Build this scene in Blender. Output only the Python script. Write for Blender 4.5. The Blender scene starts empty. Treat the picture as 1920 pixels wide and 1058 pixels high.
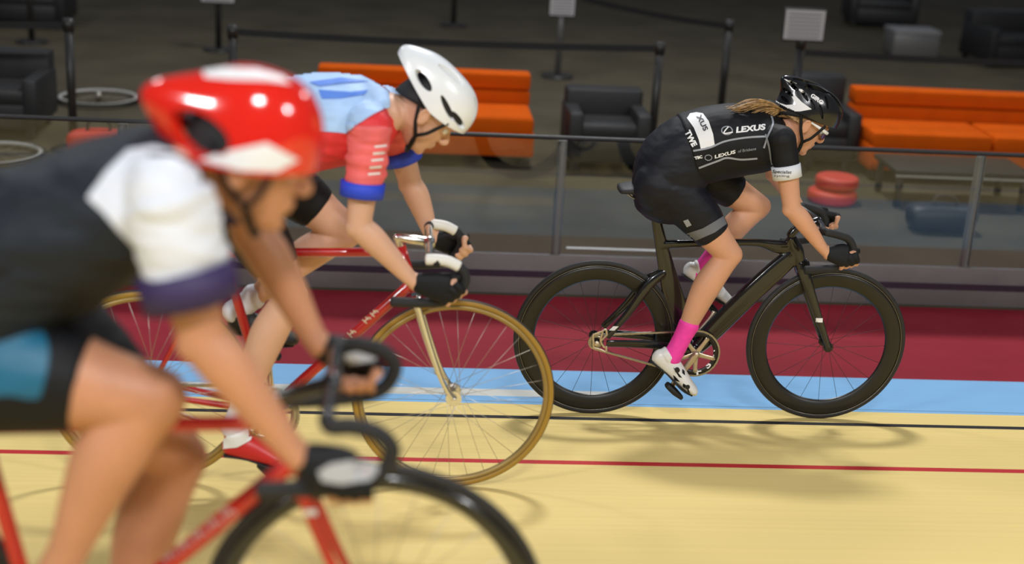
import bpy, bmesh, math, random
from mathutils import Vector, Matrix, noise
from mathutils.bvhtree import BVHTree
random.seed(7)
PI = math.pi
sc = bpy.context.scene
C = sc.collection

# ------------------------------------------------------------------ camera, world, lights, exposure
CAM_LOC = Vector((0.0, -5.45284, 2.38151)); TH, PS, RO, FPX = 0.32377, 0.08562, 0.05718, 2633.6
_fw = Vector((math.sin(PS)*math.cos(TH), math.cos(PS)*math.cos(TH), -math.sin(TH)))
_rt = Vector((math.cos(PS), -math.sin(PS), 0)); _up = _rt.cross(_fw)
_r = _rt*math.cos(RO) + _up*math.sin(RO); _u = -_rt*math.sin(RO) + _up*math.cos(RO)
cd = bpy.data.cameras.new('camera'); cam = bpy.data.objects.new('camera', cd); C.objects.link(cam)
m = Matrix((_r, _u, -_fw)).transposed().to_4x4(); m.translation = CAM_LOC; cam.matrix_world = m
cd.sensor_width = 36; cd.lens = FPX*36/1920; cd.clip_end = 200; cd.clip_start = .05
cd.dof.use_dof = True; cd.dof.focus_distance = 5.6; cd.dof.aperture_fstop = 1.36
sc.camera = cam
w = bpy.data.worlds.new('hall_air'); sc.world = w; w.use_nodes = True
w.node_tree.nodes['Background'].inputs[0].default_value = (.62, .68, .8, 1)
w.node_tree.nodes['Background'].inputs[1].default_value = .13
def lamp(name, loc, target, size, power, col=(.98, .985, 1)):
    ld = bpy.data.lights.new(name, 'AREA'); ld.shape = 'RECTANGLE'; ld.size = size[0]; ld.size_y = size[1]
    ld.energy = power; ld.color = col
    o = bpy.data.objects.new(name, ld); C.objects.link(o); o.location = loc
    o.rotation_euler = (Vector(target)-Vector(loc)).to_track_quat('-Z', 'Y').to_euler(); return o
# floodlights hung over the track, two rows
for x, e in ((-6.5, 150), (1.6, 520), (9.5, 150)):
    lamp('hall_floodlight', (x, 6.2, 8.6), (x*.5+.3, -.6, .3), (1.5, .9), e)
for x in (-6, 0.5, 7):
    lamp('hall_floodlight', (x, -7.6, 6.6), (x*.4+.4, -1.8, .3), (1.2, .6), 250)
sc.view_settings.view_transform = 'Standard'; sc.view_settings.look = 'None'
sc.view_settings.gamma = 1; sc.view_settings.use_curve_mapping = False; sc.view_settings.exposure = 0.22

BANK = .17723; TB = math.tan(BANK); WB = .69; FZ = -WB*TB; WF = 1.067; R = .3345
def P(px, py, Y):
    d = _fw + _r*((px-960)/FPX) + _u*((529-py)/FPX)
    return CAM_LOC + d*((Y-CAM_LOC.y)/d.y)
def PF(px, py, z=FZ):
    d = _fw + _r*((px-960)/FPX) + _u*((529-py)/FPX)
    return CAM_LOC + d*((z-CAM_LOC.z)/d.z)
def raydir(px, py):
    return (_fw + _r*((px-960)/FPX) + _u*((529-py)/FPX)).normalized()

# ------------------------------------------------------------------ materials
def srgb(r, g, b):
    f = lambda c: (c/255/12.92) if c/255 <= .04045 else ((c/255+.055)/1.055)**2.4
    return (f(r), f(g), f(b), 1)
MATS = {}
def mat(name, col, rough=.5, metal=0, spec=.5, coat=0, sss=0, bump=0, bscale=200, var=0, vscale=30, sheen=0):
    if name in MATS: return MATS[name]
    m = bpy.data.materials.new(name); m.use_nodes = True; nt = m.node_tree
    b = nt.nodes['Principled BSDF']
    b.inputs['Base Color'].default_value = col; b.inputs['Roughness'].default_value = rough
    b.inputs['Metallic'].default_value = metal; b.inputs['Specular IOR Level'].default_value = spec
    b.inputs['Coat Weight'].default_value = coat
    if sss:
        b.inputs['Subsurface Weight'].default_value = sss; b.inputs['Subsurface Radius'].default_value = (1, .35, .2)
        b.inputs['Subsurface Scale'].default_value = .006
    if sheen: b.inputs['Sheen Weight'].default_value = sheen
    tc = nt.nodes.new('ShaderNodeTexCoord')
    if var:
        n = nt.nodes.new('ShaderNodeTexNoise'); n.inputs['Scale'].default_value = vscale; n.inputs['Detail'].default_value = 4
        nt.links.new(tc.outputs['Object'], n.inputs['Vector'])
        mp = nt.nodes.new('ShaderNodeMapRange'); mp.inputs[1].default_value = .3; mp.inputs[2].default_value = .7
        mp.inputs[3].default_value = 1-var; mp.inputs[4].default_value = 1+var
        nt.links.new(n.outputs['Fac'], mp.inputs[0])
        mx = nt.nodes.new('ShaderNodeVectorMath'); mx.operation = 'SCALE'; mx.inputs[0].default_value = col[:3]
        nt.links.new(mp.outputs[0], mx.inputs['Scale']); nt.links.new(mx.outputs[0], b.inputs['Base Color'])
    if bump:
        n2 = nt.nodes.new('ShaderNodeTexNoise'); n2.inputs['Scale'].default_value = bscale; n2.inputs['Detail'].default_value = 3
        nt.links.new(tc.outputs['Object'], n2.inputs['Vector'])
        bp = nt.nodes.new('ShaderNodeBump'); bp.inputs['Strength'].default_value = bump; bp.inputs['Distance'].default_value = .004
        nt.links.new(n2.outputs['Fac'], bp.inputs['Height']); nt.links.new(bp.outputs[0], b.inputs['Normal'])
    MATS[name] = m; return m
def streak_mat(name, col, var, rough, coat=0, sx=.6, sy=60, seam=0):
    """painted boards running along X: long faint streaks and board seams"""
    m = mat(name, col, rough, coat=coat, spec=.2); nt = m.node_tree; b = nt.nodes['Principled BSDF']
    tc = nt.nodes.new('ShaderNodeTexCoord'); mp = nt.nodes.new('ShaderNodeMapping')
    mp.inputs['Scale'].default_value = (sx, sy, sy); nt.links.new(tc.outputs['Object'], mp.inputs[0])
    n = nt.nodes.new('ShaderNodeTexNoise'); n.inputs['Scale'].default_value = 1; n.inputs['Detail'].default_value = 5
    nt.links.new(mp.outputs[0], n.inputs['Vector'])
    n3 = nt.nodes.new('ShaderNodeTexNoise'); n3.inputs['Scale'].default_value = 1.3; nt.links.new(tc.outputs['Object'], n3.inputs['Vector'])
    ad = nt.nodes.new('ShaderNodeMath'); ad.operation = 'ADD'; nt.links.new(n.outputs[0], ad.inputs[0]); nt.links.new(n3.outputs[0], ad.inputs[1])
    mr = nt.nodes.new('ShaderNodeMapRange'); mr.inputs[1].default_value = .65; mr.inputs[2].default_value = 1.35
    mr.inputs[3].default_value = 1-var; mr.inputs[4].default_value = 1+var; nt.links.new(ad.outputs[0], mr.inputs[0])
    s = nt.nodes.new('ShaderNodeVectorMath'); s.operation = 'SCALE'; s.inputs[0].default_value = col[:3]
    last = mr.outputs[0]
    if seam:
        sp = nt.nodes.new('ShaderNodeSeparateXYZ'); nt.links.new(tc.outputs['Object'], sp.inputs[0])
        a = nt.nodes.new('ShaderNodeMath'); a.operation = 'MULTIPLY'; a.inputs[1].default_value = 1/seam; nt.links.new(sp.outputs['Y'], a.inputs[0])
        fr = nt.nodes.new('ShaderNodeMath'); fr.operation = 'FRACT'; nt.links.new(a.outputs[0], fr.inputs[0])
        lt = nt.nodes.new('ShaderNodeMath'); lt.operation = 'GREATER_THAN'; lt.inputs[1].default_value = .035; nt.links.new(fr.outputs[0], lt.inputs[0])
        mr2 = nt.nodes.new('ShaderNodeMapRange'); mr2.inputs[3].default_value = .86; mr2.inputs[4].default_value = 1; nt.links.new(lt.outputs[0], mr2.inputs[0])
        mu = nt.nodes.new('ShaderNodeMath'); mu.operation = 'MULTIPLY'; nt.links.new(last, mu.inputs[0]); nt.links.new(mr2.outputs[0], mu.inputs[1]); last = mu.outputs[0]
    nt.links.new(last, s.inputs['Scale']); nt.links.new(s.outputs[0], b.inputs['Base Color'])
    return m
SKIN1 = mat('fair_skin', (.64, .33, .2, 1), .5, sss=.15, bump=.08, bscale=90, var=.06, vscale=9)
SKIN2 = mat('pale_skin', (.66, .38, .25, 1), .5, sss=.15, bump=.08, bscale=90, var=.06, vscale=9)
SKIN3 = mat('tan_skin', (.56, .26, .14, 1), .5, sss=.15, bump=.08, bscale=90, var=.07, vscale=9)
BLK = mat('black_lycra', (.0045, .005, .0065, 1), .6, spec=.3, bump=.25, bscale=500)
NAVY = mat('navy_lycra', (.0035, .0045, .010, 1), .55, spec=.35, bump=.2, bscale=400)
DKNAVY = mat('dark_navy_jersey', (.010, .014, .021, 1), .6, spec=.3, bump=.2, bscale=400)
WHITE = mat('white_fabric', (.72, .745, .80, 1), .6, bump=.2, bscale=400)
GREYF = mat('grey_fabric', (.14, .15, .17, 1), .6)
PINK = mat('pink_knit', (.93, .05, .42, 1), .65, bump=.3, bscale=500, var=.08, vscale=40)
PIPE = mat('silver_grey_piping', (.30, .32, .36, 1), .5)
LOGO = mat('white_print', (.82, .82, .82, 1), .5)
DKPRINT = mat('dark_print', (.03, .03, .035, 1), .5)
LTBLUE = mat('light_blue_fabric', (.42, .62, .92, 1), .6, bump=.2, bscale=300, var=.10, vscale=12)
BLUEP = mat('royal_blue_fabric', (.02, .06, .62, 1), .6)
MIDBLUE = mat('mid_blue_print', (.11, .26, .78, 1), .6)
REDF = mat('red_fabric', (.75, .03, .035, 1), .6, bump=.2, bscale=300)
CORAL = mat('coral_fabric', (.85, .14, .14, 1), .6, bump=.2, bscale=300, var=.12, vscale=14)
PURPLE = mat('purple_cuff', (.03, .016, .08, 1), .6)
TEAL = mat('teal_fabric', (.004, .11, .2, 1), .5)
CARBON = mat('gloss_black_carbon', (.006, .006, .006, 1), .22, coat=.6, bump=.03, bscale=60)
CARBONM = mat('satin_black_carbon', (.010, .009, .007, 1), .38)
RUBBER = mat('black_rubber', (.013, .013, .013, 1), .6)
TAPE = mat('black_bar_tape', (.012, .012, .013, 1), .7, bump=.5, bscale=250)
WTAPE = mat('white_bar_tape', (.75, .74, .68, 1), .5)
CHROME = mat('polished_alloy', (.78, .76, .72, 1), .18, metal=1)
STEEL = mat('dull_steel', (.45, .42, .36, 1), .35, metal=1)
GOLDA = mat('champagne_alloy', (.62, .52, .38, 1), .35, metal=.8)
GUM = mat('gum_sidewall', (.33, .19, .025, 1), .5)
REDP = mat('red_frame_paint', (.42, .008, .008, 1), .25, coat=.7)
REDBR = mat('bright_red_frame_paint', (.55, .016, .010, 1), .25, coat=.7)
HELB = mat('gloss_black_helmet', (.008, .008, .009, 1), .25, coat=.4)
FOAM = mat('black_helmet_foam', (.012, .012, .013, 1), .7)
HELW = mat('white_helmet', (.82, .85, .87, 1), .28, coat=.3)
HELR = mat('red_helmet', (.72, .016, .006, 1), .14, coat=.8)
HAIR = mat('dark_blond_hair', (.36, .21, .08, 1), .4, bump=.5, bscale=300, var=.5, vscale=70)
HAIRD = mat('brown_hair', (.05, .03, .018, 1), .5, bump=.5, bscale=300)
LENS = mat('violet_lens', (.03, .015, .14, 1), .05, coat=1)
EYEW = mat('eye_white', (.8, .78, .75, 1), .2); IRIS = mat('iris', (.04, .03, .02, 1), .2)
LIP = mat('lips', (.50, .16, .12, 1), .45)
SHOEW = mat('white_shoe', (.78, .78, .76, 1), .35, coat=.2)
SHOER = mat('red_shoe', (.55, .02, .02, 1), .4)

# ------------------------------------------------------------------ helpers
def offs(parent):
    v = Vector((0, 0, 0)); p = parent
    while p is not None: v += p.location; p = p.parent
    return v
def thing(name, label, cat, loc, group=None):
    o = bpy.data.objects.new(name, None); C.objects.link(o); o.location = loc; o.empty_display_size = .1
    o['label'] = label; o['category'] = cat
    if group: o['group'] = group
    return o
def tag(o, label, cat, group=None, kind=None):
    o['label'] = label; o['category'] = cat
    if group: o['group'] = group
    if kind: o['kind'] = kind
    return o
def part(name, bm, mats, parent=None, smooth=True, voxel=0, iters=0, bevel=0, sub=0, solid=0, label=None, world=True):
    me = bpy.data.meshes.new(name)
    if bm.faces: bmesh.ops.recalc_face_normals(bm, faces=bm.faces[:])
    off = offs(parent) if (parent and world) else Vector((0, 0, 0))
    if off.length: bmesh.ops.translate(bm, verts=bm.verts[:], vec=-off)
    bm.to_mesh(me); bm.free()
    o = bpy.data.objects.new(name, me); C.objects.link(o)
    if parent: o.parent = parent
    if not isinstance(mats, (list, tuple)): mats = [mats]
    if voxel or solid or bevel or sub:
        if solid:
            s = o.modifiers.new('s', 'SOLIDIFY'); s.thickness = solid; s.offset = -1
        if voxel:
            r = o.modifiers.new('r', 'REMESH'); r.mode = 'VOXEL'; r.voxel_size = voxel; r.use_smooth_shade = True
            if iters:
                q = o.modifiers.new('q', 'SMOOTH'); q.factor = .5; q.iterations = iters
        if bevel:
            b = o.modifiers.new('b', 'BEVEL'); b.width = bevel; b.segments = 2; b.limit_method = 'ANGLE'
        if sub:
            b = o.modifiers.new('u', 'SUBSURF'); b.levels = sub; b.render_levels = sub
        bpy.context.view_layer.update()
        dg = bpy.context.evaluated_depsgraph_get()
        me2 = bpy.data.meshes.new_from_object(o.evaluated_get(dg), depsgraph=dg)
        o.modifiers.clear(); o.data = me2; me2.name = name; bpy.data.meshes.remove(me); me = me2
    keep = [p.material_index for p in me.polygons] if len(mats) > 1 else None
    me.materials.clear()
    for mm in mats: me.materials.append(mm)
    if keep: me.polygons.foreach_set('material_index', keep)
    if smooth: me.shade_smooth() if not bevel else None
    if bevel: me.set_sharp_from_angle(angle=.7) if hasattr(me, 'set_sharp_from_angle') else None
    if label: o['label'] = label
    return o
def cr(p0, p1, p2, p3, t):
    return .5*((2*p1)+(p2-p0)*t+(2*p0-5*p1+4*p2-p3)*t*t+(3*p1-p0-3*p2+p3)*t*t*t)
def smooth_path(st, sub):
    out = []
    n = len(st)
    if n < 3 or sub <= 1: return st
    for i in range(n-1):
        a = st[max(i-1, 0)]; b = st[i]; c = st[i+1]; d = st[min(i+2, n-1)]
        for k in range(sub):
            t = k/sub
            out.append((cr(a[0], b[0], c[0], d[0], t), max(.0008, cr(a[1], b[1], c[1], d[1], t)), max(.0008, cr(a[2], b[2], c[2], d[2], t))))
    out.append(st[-1]); return out
def tube(bm, st, n=18, sub=4, cap=1.0, lat=Vector((0, 1, 0)), closed=False, mi=0, flat=1.0):
    """loft through stations (centre, in-plane radius, lateral radius)"""
    st = [(Vector(s[0]), s[1], s[2] if len(s) > 2 else s[1]) for s in st]
    if closed:
        m_ = len(st); out = []
        for i in range(m_):
            a, b, c, d = st[i-1], st[i], st[(i+1) % m_], st[(i+2) % m_]
            for k in range(sub):
                t = k/sub; out.append((cr(a[0], b[0], c[0], d[0], t), b[1]+(c[1]-b[1])*t, b[2]+(c[2]-b[2])*t))
        st = out
    else: st = smooth_path(st, sub)
    N = len(st); rings = []; prevL = None
    def ring(c, L, Nn, ra, rb):
        vs = []
        for k in range(n):
            a = 2*PI*k/n; ca, sa = math.cos(a), math.sin(a)
            if flat != 1.0:
                ca = math.copysign(abs(ca)**flat, ca); sa = math.copysign(abs(sa)**flat, sa)
            vs.append(bm.verts.new(c + Nn*(ra*ca) + L*(rb*sa)))
        return vs
    fr = []
    for i in range(N):
        if closed: t = st[(i+1) % N][0]-st[i-1][0]
        else: t = st[min(i+1, N-1)][0]-st[max(i-1, 0)][0]
        if t.length < 1e-9: t = Vector((1, 0, 0))
        t = t.normalized()
        base = lat if prevL is None or abs(lat.dot(t)) < .8 else prevL
        L = base - t*base.dot(t)
        if L.length < .2:
            base = prevL if prevL is not None else Vector((0, 0, 1)); L = base - t*base.dot(t)
            if L.length < 1e-3: L = Vector((1, 0, 0)) - t*t.x
        L.normalize()
        if prevL is not None and L.dot(prevL) < 0: L = -L
        prevL = L; fr.append((t, L, L.cross(t)))
    def caprings(i, sgn):
        t, L, Nn = fr[i]; c, ra, rb = st[i]; rr = min(ra, rb)*cap; o = []
        for a in (30, 58, 80):
            a = math.radians(a); o.append(ring(c + t*(sgn*rr*math.sin(a)), L, Nn, ra*math.cos(a), rb*math.cos(a)))
        return o
    if not closed and cap > 0: rings += list(reversed(caprings(0, -1)))
    for i in range(N):
        t, L, Nn = fr[i]; rings.append(ring(st[i][0], L, Nn, st[i][1], st[i][2]))
    if not closed and cap > 0: rings += caprings(N-1, 1)
    pairs = list(zip(rings, rings[1:])) + ([(rings[-1], rings[0])] if closed else [])
    for a, b in pairs:
        for k in range(n):
            f = bm.faces.new((a[k], a[(k+1) % n], b[(k+1) % n], b[k])); f.material_index = mi; f.smooth = True
    if not closed:
        for r_ in (rings[0], rings[-1]):
            f = bm.faces.new(r_); f.material_index = mi
def ball(bm, c, r, rx=None, rot=None, mi=0, n=16):
    if not hasattr(r, '__len__'): r = (r, r, r)
    q = bmesh.ops.create_uvsphere(bm, u_segments=n*2, v_segments=n, radius=1)
    M = Matrix.Translation(Vector(c)) @ ((rot.to_4x4()) if rot else Matrix.Identity(4)) @ Matrix.Diagonal((r[0], r[1], r[2], 1))
    bmesh.ops.transform(bm, matrix=M, verts=q['verts'])
    for v in q['verts']:
        for f in v.link_faces: f.material_index = mi; f.smooth = True
def box(bm, c, s, rot=None, mi=0):
    q = bmesh.ops.create_cube(bm, size=1)
    M = Matrix.Translation(Vector(c)) @ ((rot.to_4x4()) if rot else Matrix.Identity(4)) @ Matrix.Diagonal((s[0], s[1], s[2], 1))
    bmesh.ops.transform(bm, matrix=M, verts=q['verts'])
    for v in q['verts']:
        for f in v.link_faces: f.material_index = mi
def cyl(bm, a, b, r, n=20, mi=0):
    tube(bm, [(a, r, r), (b, r, r)], n=n, sub=1, cap=0, mi=mi, lat=Vector((.13, .2, .97)) if abs((Vector(b)-Vector(a)).normalized().y) > .8 else Vector((0, 1, 0)))
def torus(bm, c, prof, n=96, mi=0, mis=None):
    """revolve a closed profile [(radius, y)] about the Y axis through c"""
    rings = []
    for i in range(n):
        a = 2*PI*i/n
        rings.append([bm.verts.new((c[0]+p[0]*math.cos(a), c[1]+p[1], c[2]+p[0]*math.sin(a))) for p in prof])
    m_ = len(prof)
    for i in range(n):
        a, b = rings[i], rings[(i+1) % n]
        for k in range(m_):
            f = bm.faces.new((a[k], a[(k+1) % m_], b[(k+1) % m_], b[k])); f.smooth = True
            f.material_index = mis[k] if mis else mi
def bvh_of(objs):
    vs = []; fs = []
    for o in objs:
        off = offs(o.parent); b = len(vs)
        vs += [v.co + off for v in o.data.vertices]; fs += [[b+i for i in p.vertices] for p in o.data.polygons]
    return BVHTree.FromPolygons(vs, fs)
def cast_bm(bm, bvh, lift=.0016):
    """print a shape drawn in photo pixels onto the surface it belongs to"""
    dead = []
    for v in bm.verts:
        d = raydir(v.co.x, v.co.y); h = bvh.ray_cast(CAM_LOC, d)
        if h[0] is None: dead.append(v); continue
        nrm = h[1]
        if nrm.dot(d) > 0: nrm = -nrm
        v.co = h[0] + nrm*lift
    bmesh.ops.delete(bm, geom=dead, context='VERTS')
    L = [e for e in bm.edges if e.calc_length() > .06]
    if L: bmesh.ops.delete(bm, geom=L, context='EDGES')
def grid_cut(bm, step):
    xs = [v.co.x for v in bm.verts]; ys = [v.co.y for v in bm.verts]
    if not xs: return
    for ax, lo, hi in ((0, min(xs), max(xs)), (1, min(ys), max(ys))):
        k = lo+step
        while k < hi:
            no = (1, 0, 0) if ax == 0 else (0, 1, 0); co = (k, 0, 0) if ax == 0 else (0, k, 0)
            bmesh.ops.bisect_plane(bm, geom=bm.verts[:]+bm.edges[:]+bm.faces[:], plane_co=co, plane_no=no, dist=1e-5); k += step
def spline2(pts, sub=6, closed=True):
    n = len(pts); out = []; V = [Vector((p[0], p[1], 0)) for p in pts]
    for i in range(n if closed else n-1):
        a = V[i-1] if (closed or i > 0) else V[0]; b = V[i]; c = V[(i+1) % n]; d = V[(i+2) % n] if (closed or i+2 < n) else V[-1]
        for k in range(sub): out.append(cr(a, b, c, d, k/sub))
    if not closed: out.append(V[-1])
    return out
def print_poly(name, pts, bvh, m_, parent, smooth_pts=False, step=5, lift=.0016, label=None):
    bm = bmesh.new(); V = spline2(pts, 5) if smooth_pts else [Vector((p[0], p[1], 0)) for p in pts]
    bm.faces.new([bm.verts.new(v) for v in V]); grid_cut(bm, step)
    bmesh.ops.triangulate(bm, faces=bm.faces[:]); cast_bm(bm, bvh, lift)
    return part(name, bm, m_, parent, label=label)
def print_line(name, polys, width, bvh, m_, parent, lift=.002, label=None, closed=False):
    bm = bmesh.new()
    for pts in polys:
        V = spline2(pts, 8, closed); rows = []
        for i, v in enumerate(V):
            a = V[i-1] if (closed or i > 0) else V[0]; b = V[(i+1) % len(V)] if (closed or i+1 < len(V)) else V[-1]
            t = (b-a).normalized(); nn = Vector((-t.y, t.x, 0))*width/2
            rows.append((bm.verts.new(v+nn), bm.verts.new(v-nn)))
        for a, b in list(zip(rows, rows[1:]))+([(rows[-1], rows[0])] if closed else []): bm.faces.new((a[0], b[0], b[1], a[1]))
    cast_bm(bm, bvh, lift); return part(name, bm, m_, parent, label=label)
def text_bm(txt, bold=.02, shear=0, spacing=1.0):
    cu = bpy.data.curves.new('t', 'FONT'); cu.body = txt; cu.size = 1; cu.offset = bold; cu.shear = shear; cu.space_character = spacing
    cu.resolution_u = 4; o = bpy.data.objects.new('t', cu); C.objects.link(o); bpy.context.view_layer.update()
    dg = bpy.context.evaluated_depsgraph_get(); me = bpy.data.meshes.new_from_object(o.evaluated_get(dg), depsgraph=dg)
    bm = bmesh.new(); bm.from_mesh(me); bpy.data.objects.remove(o); bpy.data.curves.remove(cu); bpy.data.meshes.remove(me); return bm
def print_text(txt, o0, o1, height, bvh, m_, parent, bold=.02, shear=0, name='lettering', lift=.002, upv=None, label=None, step=4):
    """o0 -> o1: baseline ends in photo pixels"""
    bm = text_bm(txt, bold, shear); xs = [v.co.x for v in bm.verts]; x0, x1 = min(xs), max(xs)
    o0 = Vector((o0[0], o0[1], 0)); o1 = Vector((o1[0], o1[1], 0)); u = (o1-o0)/(x1-x0)
    un = (o1-o0).normalized(); vv = Vector((un.y, -un.x, 0)) if upv is None else Vector((upv[0], upv[1], 0)).normalized()
    vv = vv*(height/.70)
    for v in bm.verts: v.co = o0 + u*(v.co.x-x0) + vv*v.co.y
    grid_cut(bm, step); bmesh.ops.triangulate(bm, faces=bm.faces[:]); cast_bm(bm, bvh, lift)
    return part(name, bm, m_, parent, label=label)
def flat_text(txt, M, m_, parent, name='lettering', bold=.02, width=None, height=None, shear=0, label=None):
    bm = text_bm(txt, bold, shear); xs = [v.co.x for v in bm.verts]; ys = [v.co.y for v in bm.verts]
    sx = width/(max(xs)-min(xs)); sy = height/(max(ys)-min(ys)); x0, y0 = min(xs), min(ys)
    for v in bm.verts: v.co = M @ Vector(((v.co.x-x0)*sx, (v.co.y-y0)*sy, 0))
    return part(name, bm, m_, parent, label=label)

# ------------------------------------------------------------------ setting
def structure(name, bm, mats, **k):
    o = part(name, bm, mats, None, smooth=False, **k); o['kind'] = 'structure'; return o
YEL = streak_mat('yellow_painted_boards', (.83, .64, .24, 1), .05, .5, sx=.5, sy=40, seam=.045)
BLU = streak_mat('light_blue_band', (.24, .50, .80, 1), .06, .45, sx=.5, sy=40)
LBLK = mat('black_line_paint', (.012, .012, .012, 1), .45)
LRED = mat('red_line_paint', (.55, .018, .02, 1), .45)
LWHT = mat('white_line_paint', (.66, .66, .60, 1), .45)
CRIM = streak_mat('crimson_floor_paint', (.245, .010, .022, 1), .08, .7, sx=.4, sy=14)
CONC = mat('infield_concrete', (.078, .066, .042, 1), .8, spec=.2, var=.2, vscale=1.5)
bm = bmesh.new()
ys = [(WB, .60, 1), (.60, .27, 1), (.27, .14, 3), (.14, .045, 1), (.045, .04, 2), (.04, 0, 1), (0, -.2, 0), (-.2, -.25, 2), (-.25, -.85, 0), (-.85, -.90, 4), (-.90, -2.45, 0), (-2.45, -2.50, 5), (-2.5, -7.5, 0)]
xw = P(1165, 740, .2).x
for (a, b, mi) in ys:
    for (x0, x1, mm) in (((-16, xw, mi), (xw, 22, 1)) if mi == 3 else ((-16, 22, mi),)):
        vs = [bm.verts.new((x, y, -y*TB)) for x, y in ((x0, a), (x1, a), (x1, b), (x0, b))]
        f = bm.faces.new(vs); f.material_index = mm
bmesh.ops.remove_doubles(bm, verts=bm.verts[:], dist=1e-5)
track = structure('floor', bm, [YEL, BLU, LBLK, LWHT, LRED, MIDBLUE]); track.name = 'floor_track'
for f in track.data.polygons:
    if f.normal.z < 0: f.flip()
bm = bmesh.new(); YF = WB+WF
for a, b, mi in ((WB, YF, 0),):
    f = bm.faces.new([bm.verts.new((x, y, FZ)) for x, y in ((-16, a), (22, a), (22, b), (-16, b))])
structure('floor_apron', bm, CRIM)
bm = bmesh.new(); f = bm.faces.new([bm.verts.new((x, y, FZ)) for x, y in ((-30, YF), (40, YF), (40, 40), (-30, 40))])
structure('floor_infield', bm, CONC)
# floor joints cut in the concrete
# low board, glass and rail of the infield fence
KB = mat('grey_kick_board', (.15, .13, .125, 1), .5, var=.1, vscale=4)
KS = mat('dark_plum_stripe', (.03, .013, .028, 1), .5)
RAIL = mat('black_rail', (.008, .008, .008, 1), .5)
GLASS = bpy.data.materials.new('clear_fence_glass'); GLASS.use_nodes = True
g_ = GLASS.node_tree.nodes['Principled BSDF']; g_.inputs['Transmission Weight'].default_value = 1; g_.inputs['Roughness'].default_value = .0
g_.inputs['IOR'].default_value = 1.38; g_.inputs['Base Color'].default_value = (.80, .82, .82, 1)
YG = YF+.05; H_B = .225; H_R = .875
fence = thing('glass_fence', 'low infield fence of clear glass panels with black top rail beside the crimson floor', 'fence', (3, YG, FZ))
bm = bmesh.new(); box(bm, (3, YG, FZ+H_B/2), (30, .03, H_B)); part('kick_board', bm, KB, fence, smooth=False, bevel=.004)
bm = bmesh.new(); box(bm, (3, YG-.017, FZ+.115), (30, .006, .034)); part('stripe', bm, KS, fence, smooth=False)
bm = bmesh.new(); tube(bm, [((-12, YG, FZ+H_R), .012, .016), ((18, YG, FZ+H_R), .012, .016)], sub=1, n=12); part('top_rail', bm, RAIL, fence)
POSTG = mat('grey_fence_post', (.17, .165, .15, 1), .5)
xp = PF(1040, 560).x
xsn = [xp+2.3*k for k in range(-4, 5)]
for x in xsn:
    bm = bmesh.new(); box(bm, (x, YG+.03, FZ+H_R/2-.01), (.05, .03, H_R-.02)); part('post', bm, POSTG, fence, smooth=False, bevel=.003)
for a, b in zip(xsn, xsn[1:]):
    bm = bmesh.new(); box(bm, ((a+b)/2, YG, FZ+(H_B+H_R)/2), (b-a-.02, .01, H_R-H_B-.01)); part('glass_panel', bm, GLASS, fence, smooth=False)

# ------------------------------------------------------------------ bicycles
def wheel(bike, hub, kind, name='wheel'):
    """tyre, rim, hub and each spoke hang from the wheel"""
    hx, hy, hz = hub
    w_ = bpy.data.objects.new(name, None); C.objects.link(w_); w_.parent = bike; w_.location = Vector(hub)-offs(bike); w_.empty_display_size = .1
    tr = .0115; prof = []; mis = []
    for k in range(16):
        a = 2*PI*k/16; prof.append((R-tr+tr*math.cos(a), tr*math.sin(a))); 
        am = a+PI/16; c = math.cos(am); mis.append(1 if kind in ('gum',) and (c < .62) else 0)
    bm = bmesh.new(); torus(bm, hub, prof, mis=mis); part('tyre', bm, [RUBBER, GUM], w_)
    if kind == 'deep':
        pr = [(.3135, .0105), (.3135, -.0105), (.300, -.0135), (.275, -.0125), (.256, -.007), (.2485, 0), (.256, .007), (.275, .0125), (.300, .0135)]
        rm = CARBONM; ri = .25; ns = 20; sm = RUBBER; sr = .0009
    elif kind == 'mid':
        pr = [(.3135, .010), (.3135, -.010), (.300, -.012), (.286, -.009), (.280, 0), (.286, .009), (.300, .012)]
        rm = CARBON; ri = .282; ns = 24; sm = STEEL; sr = .0009
    else:
        pr = [(.3135, .010), (.3135, -.010), (.304, -.010), (.2985, -.005), (.2985, .005), (.304, .010)]
        rm = mat('old_gold_rim', (.34, .24, .09, 1), .4, metal=.6) if kind == 'gum' else CARBONM; ri = .30; ns = 32; sm = STEEL if kind == 'gum' else RUBBER; sr = .0008
    bm = bmesh.new(); torus(bm, hub, pr); part('rim', bm, rm, w_)
    if kind == 'deep':
        bm = bmesh.new()
        for s in (-1, 1): torus(bm, (hx, hy+s*.0118, hz), [(.3145, .0006), (.3145, -.0006), (.3132, -.0006), (.3132, .0006)], n=96)
        part('rim_edge', bm, STEEL, w_)
    hm = CHROME if kind == 'gum' else CARBONM
    bm = bmesh.new(); cyl(bm, (hx, hy-.05, hz), (hx, hy+.05, hz), .011)
    for s in (-1, 1):
        cyl(bm, (hx, hy+s*.033, hz), (hx, hy+s*.037, hz), .026 if kind == 'gum' else .021); cyl(bm, (hx, hy+s*.05, hz), (hx, hy+s*.062, hz), .008)
    part('hub', bm, hm, w_, smooth=False)
    for k in range(ns):
        a = 2*PI*k/ns; s = 1 if k % 2 else -1; tw = (.35 if (k//2) % 2 else -.35) if kind == 'gum' else 0
        fr_ = .024 if kind == 'gum' else .02
        p0 = Vector((hx+fr_*math.cos(a+tw*3), hy+s*.035, hz+fr_*math.sin(a+tw*3))); p1 = Vector((hx+ri*math.cos(a), hy, hz+ri*math.sin(a)))
        bm = bmesh.new(); tube(bm, [(p0, sr, sr), (p1, sr, sr)], n=6, sub=1, cap=0); part('spoke', bm, sm, w_)
    return w_
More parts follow.
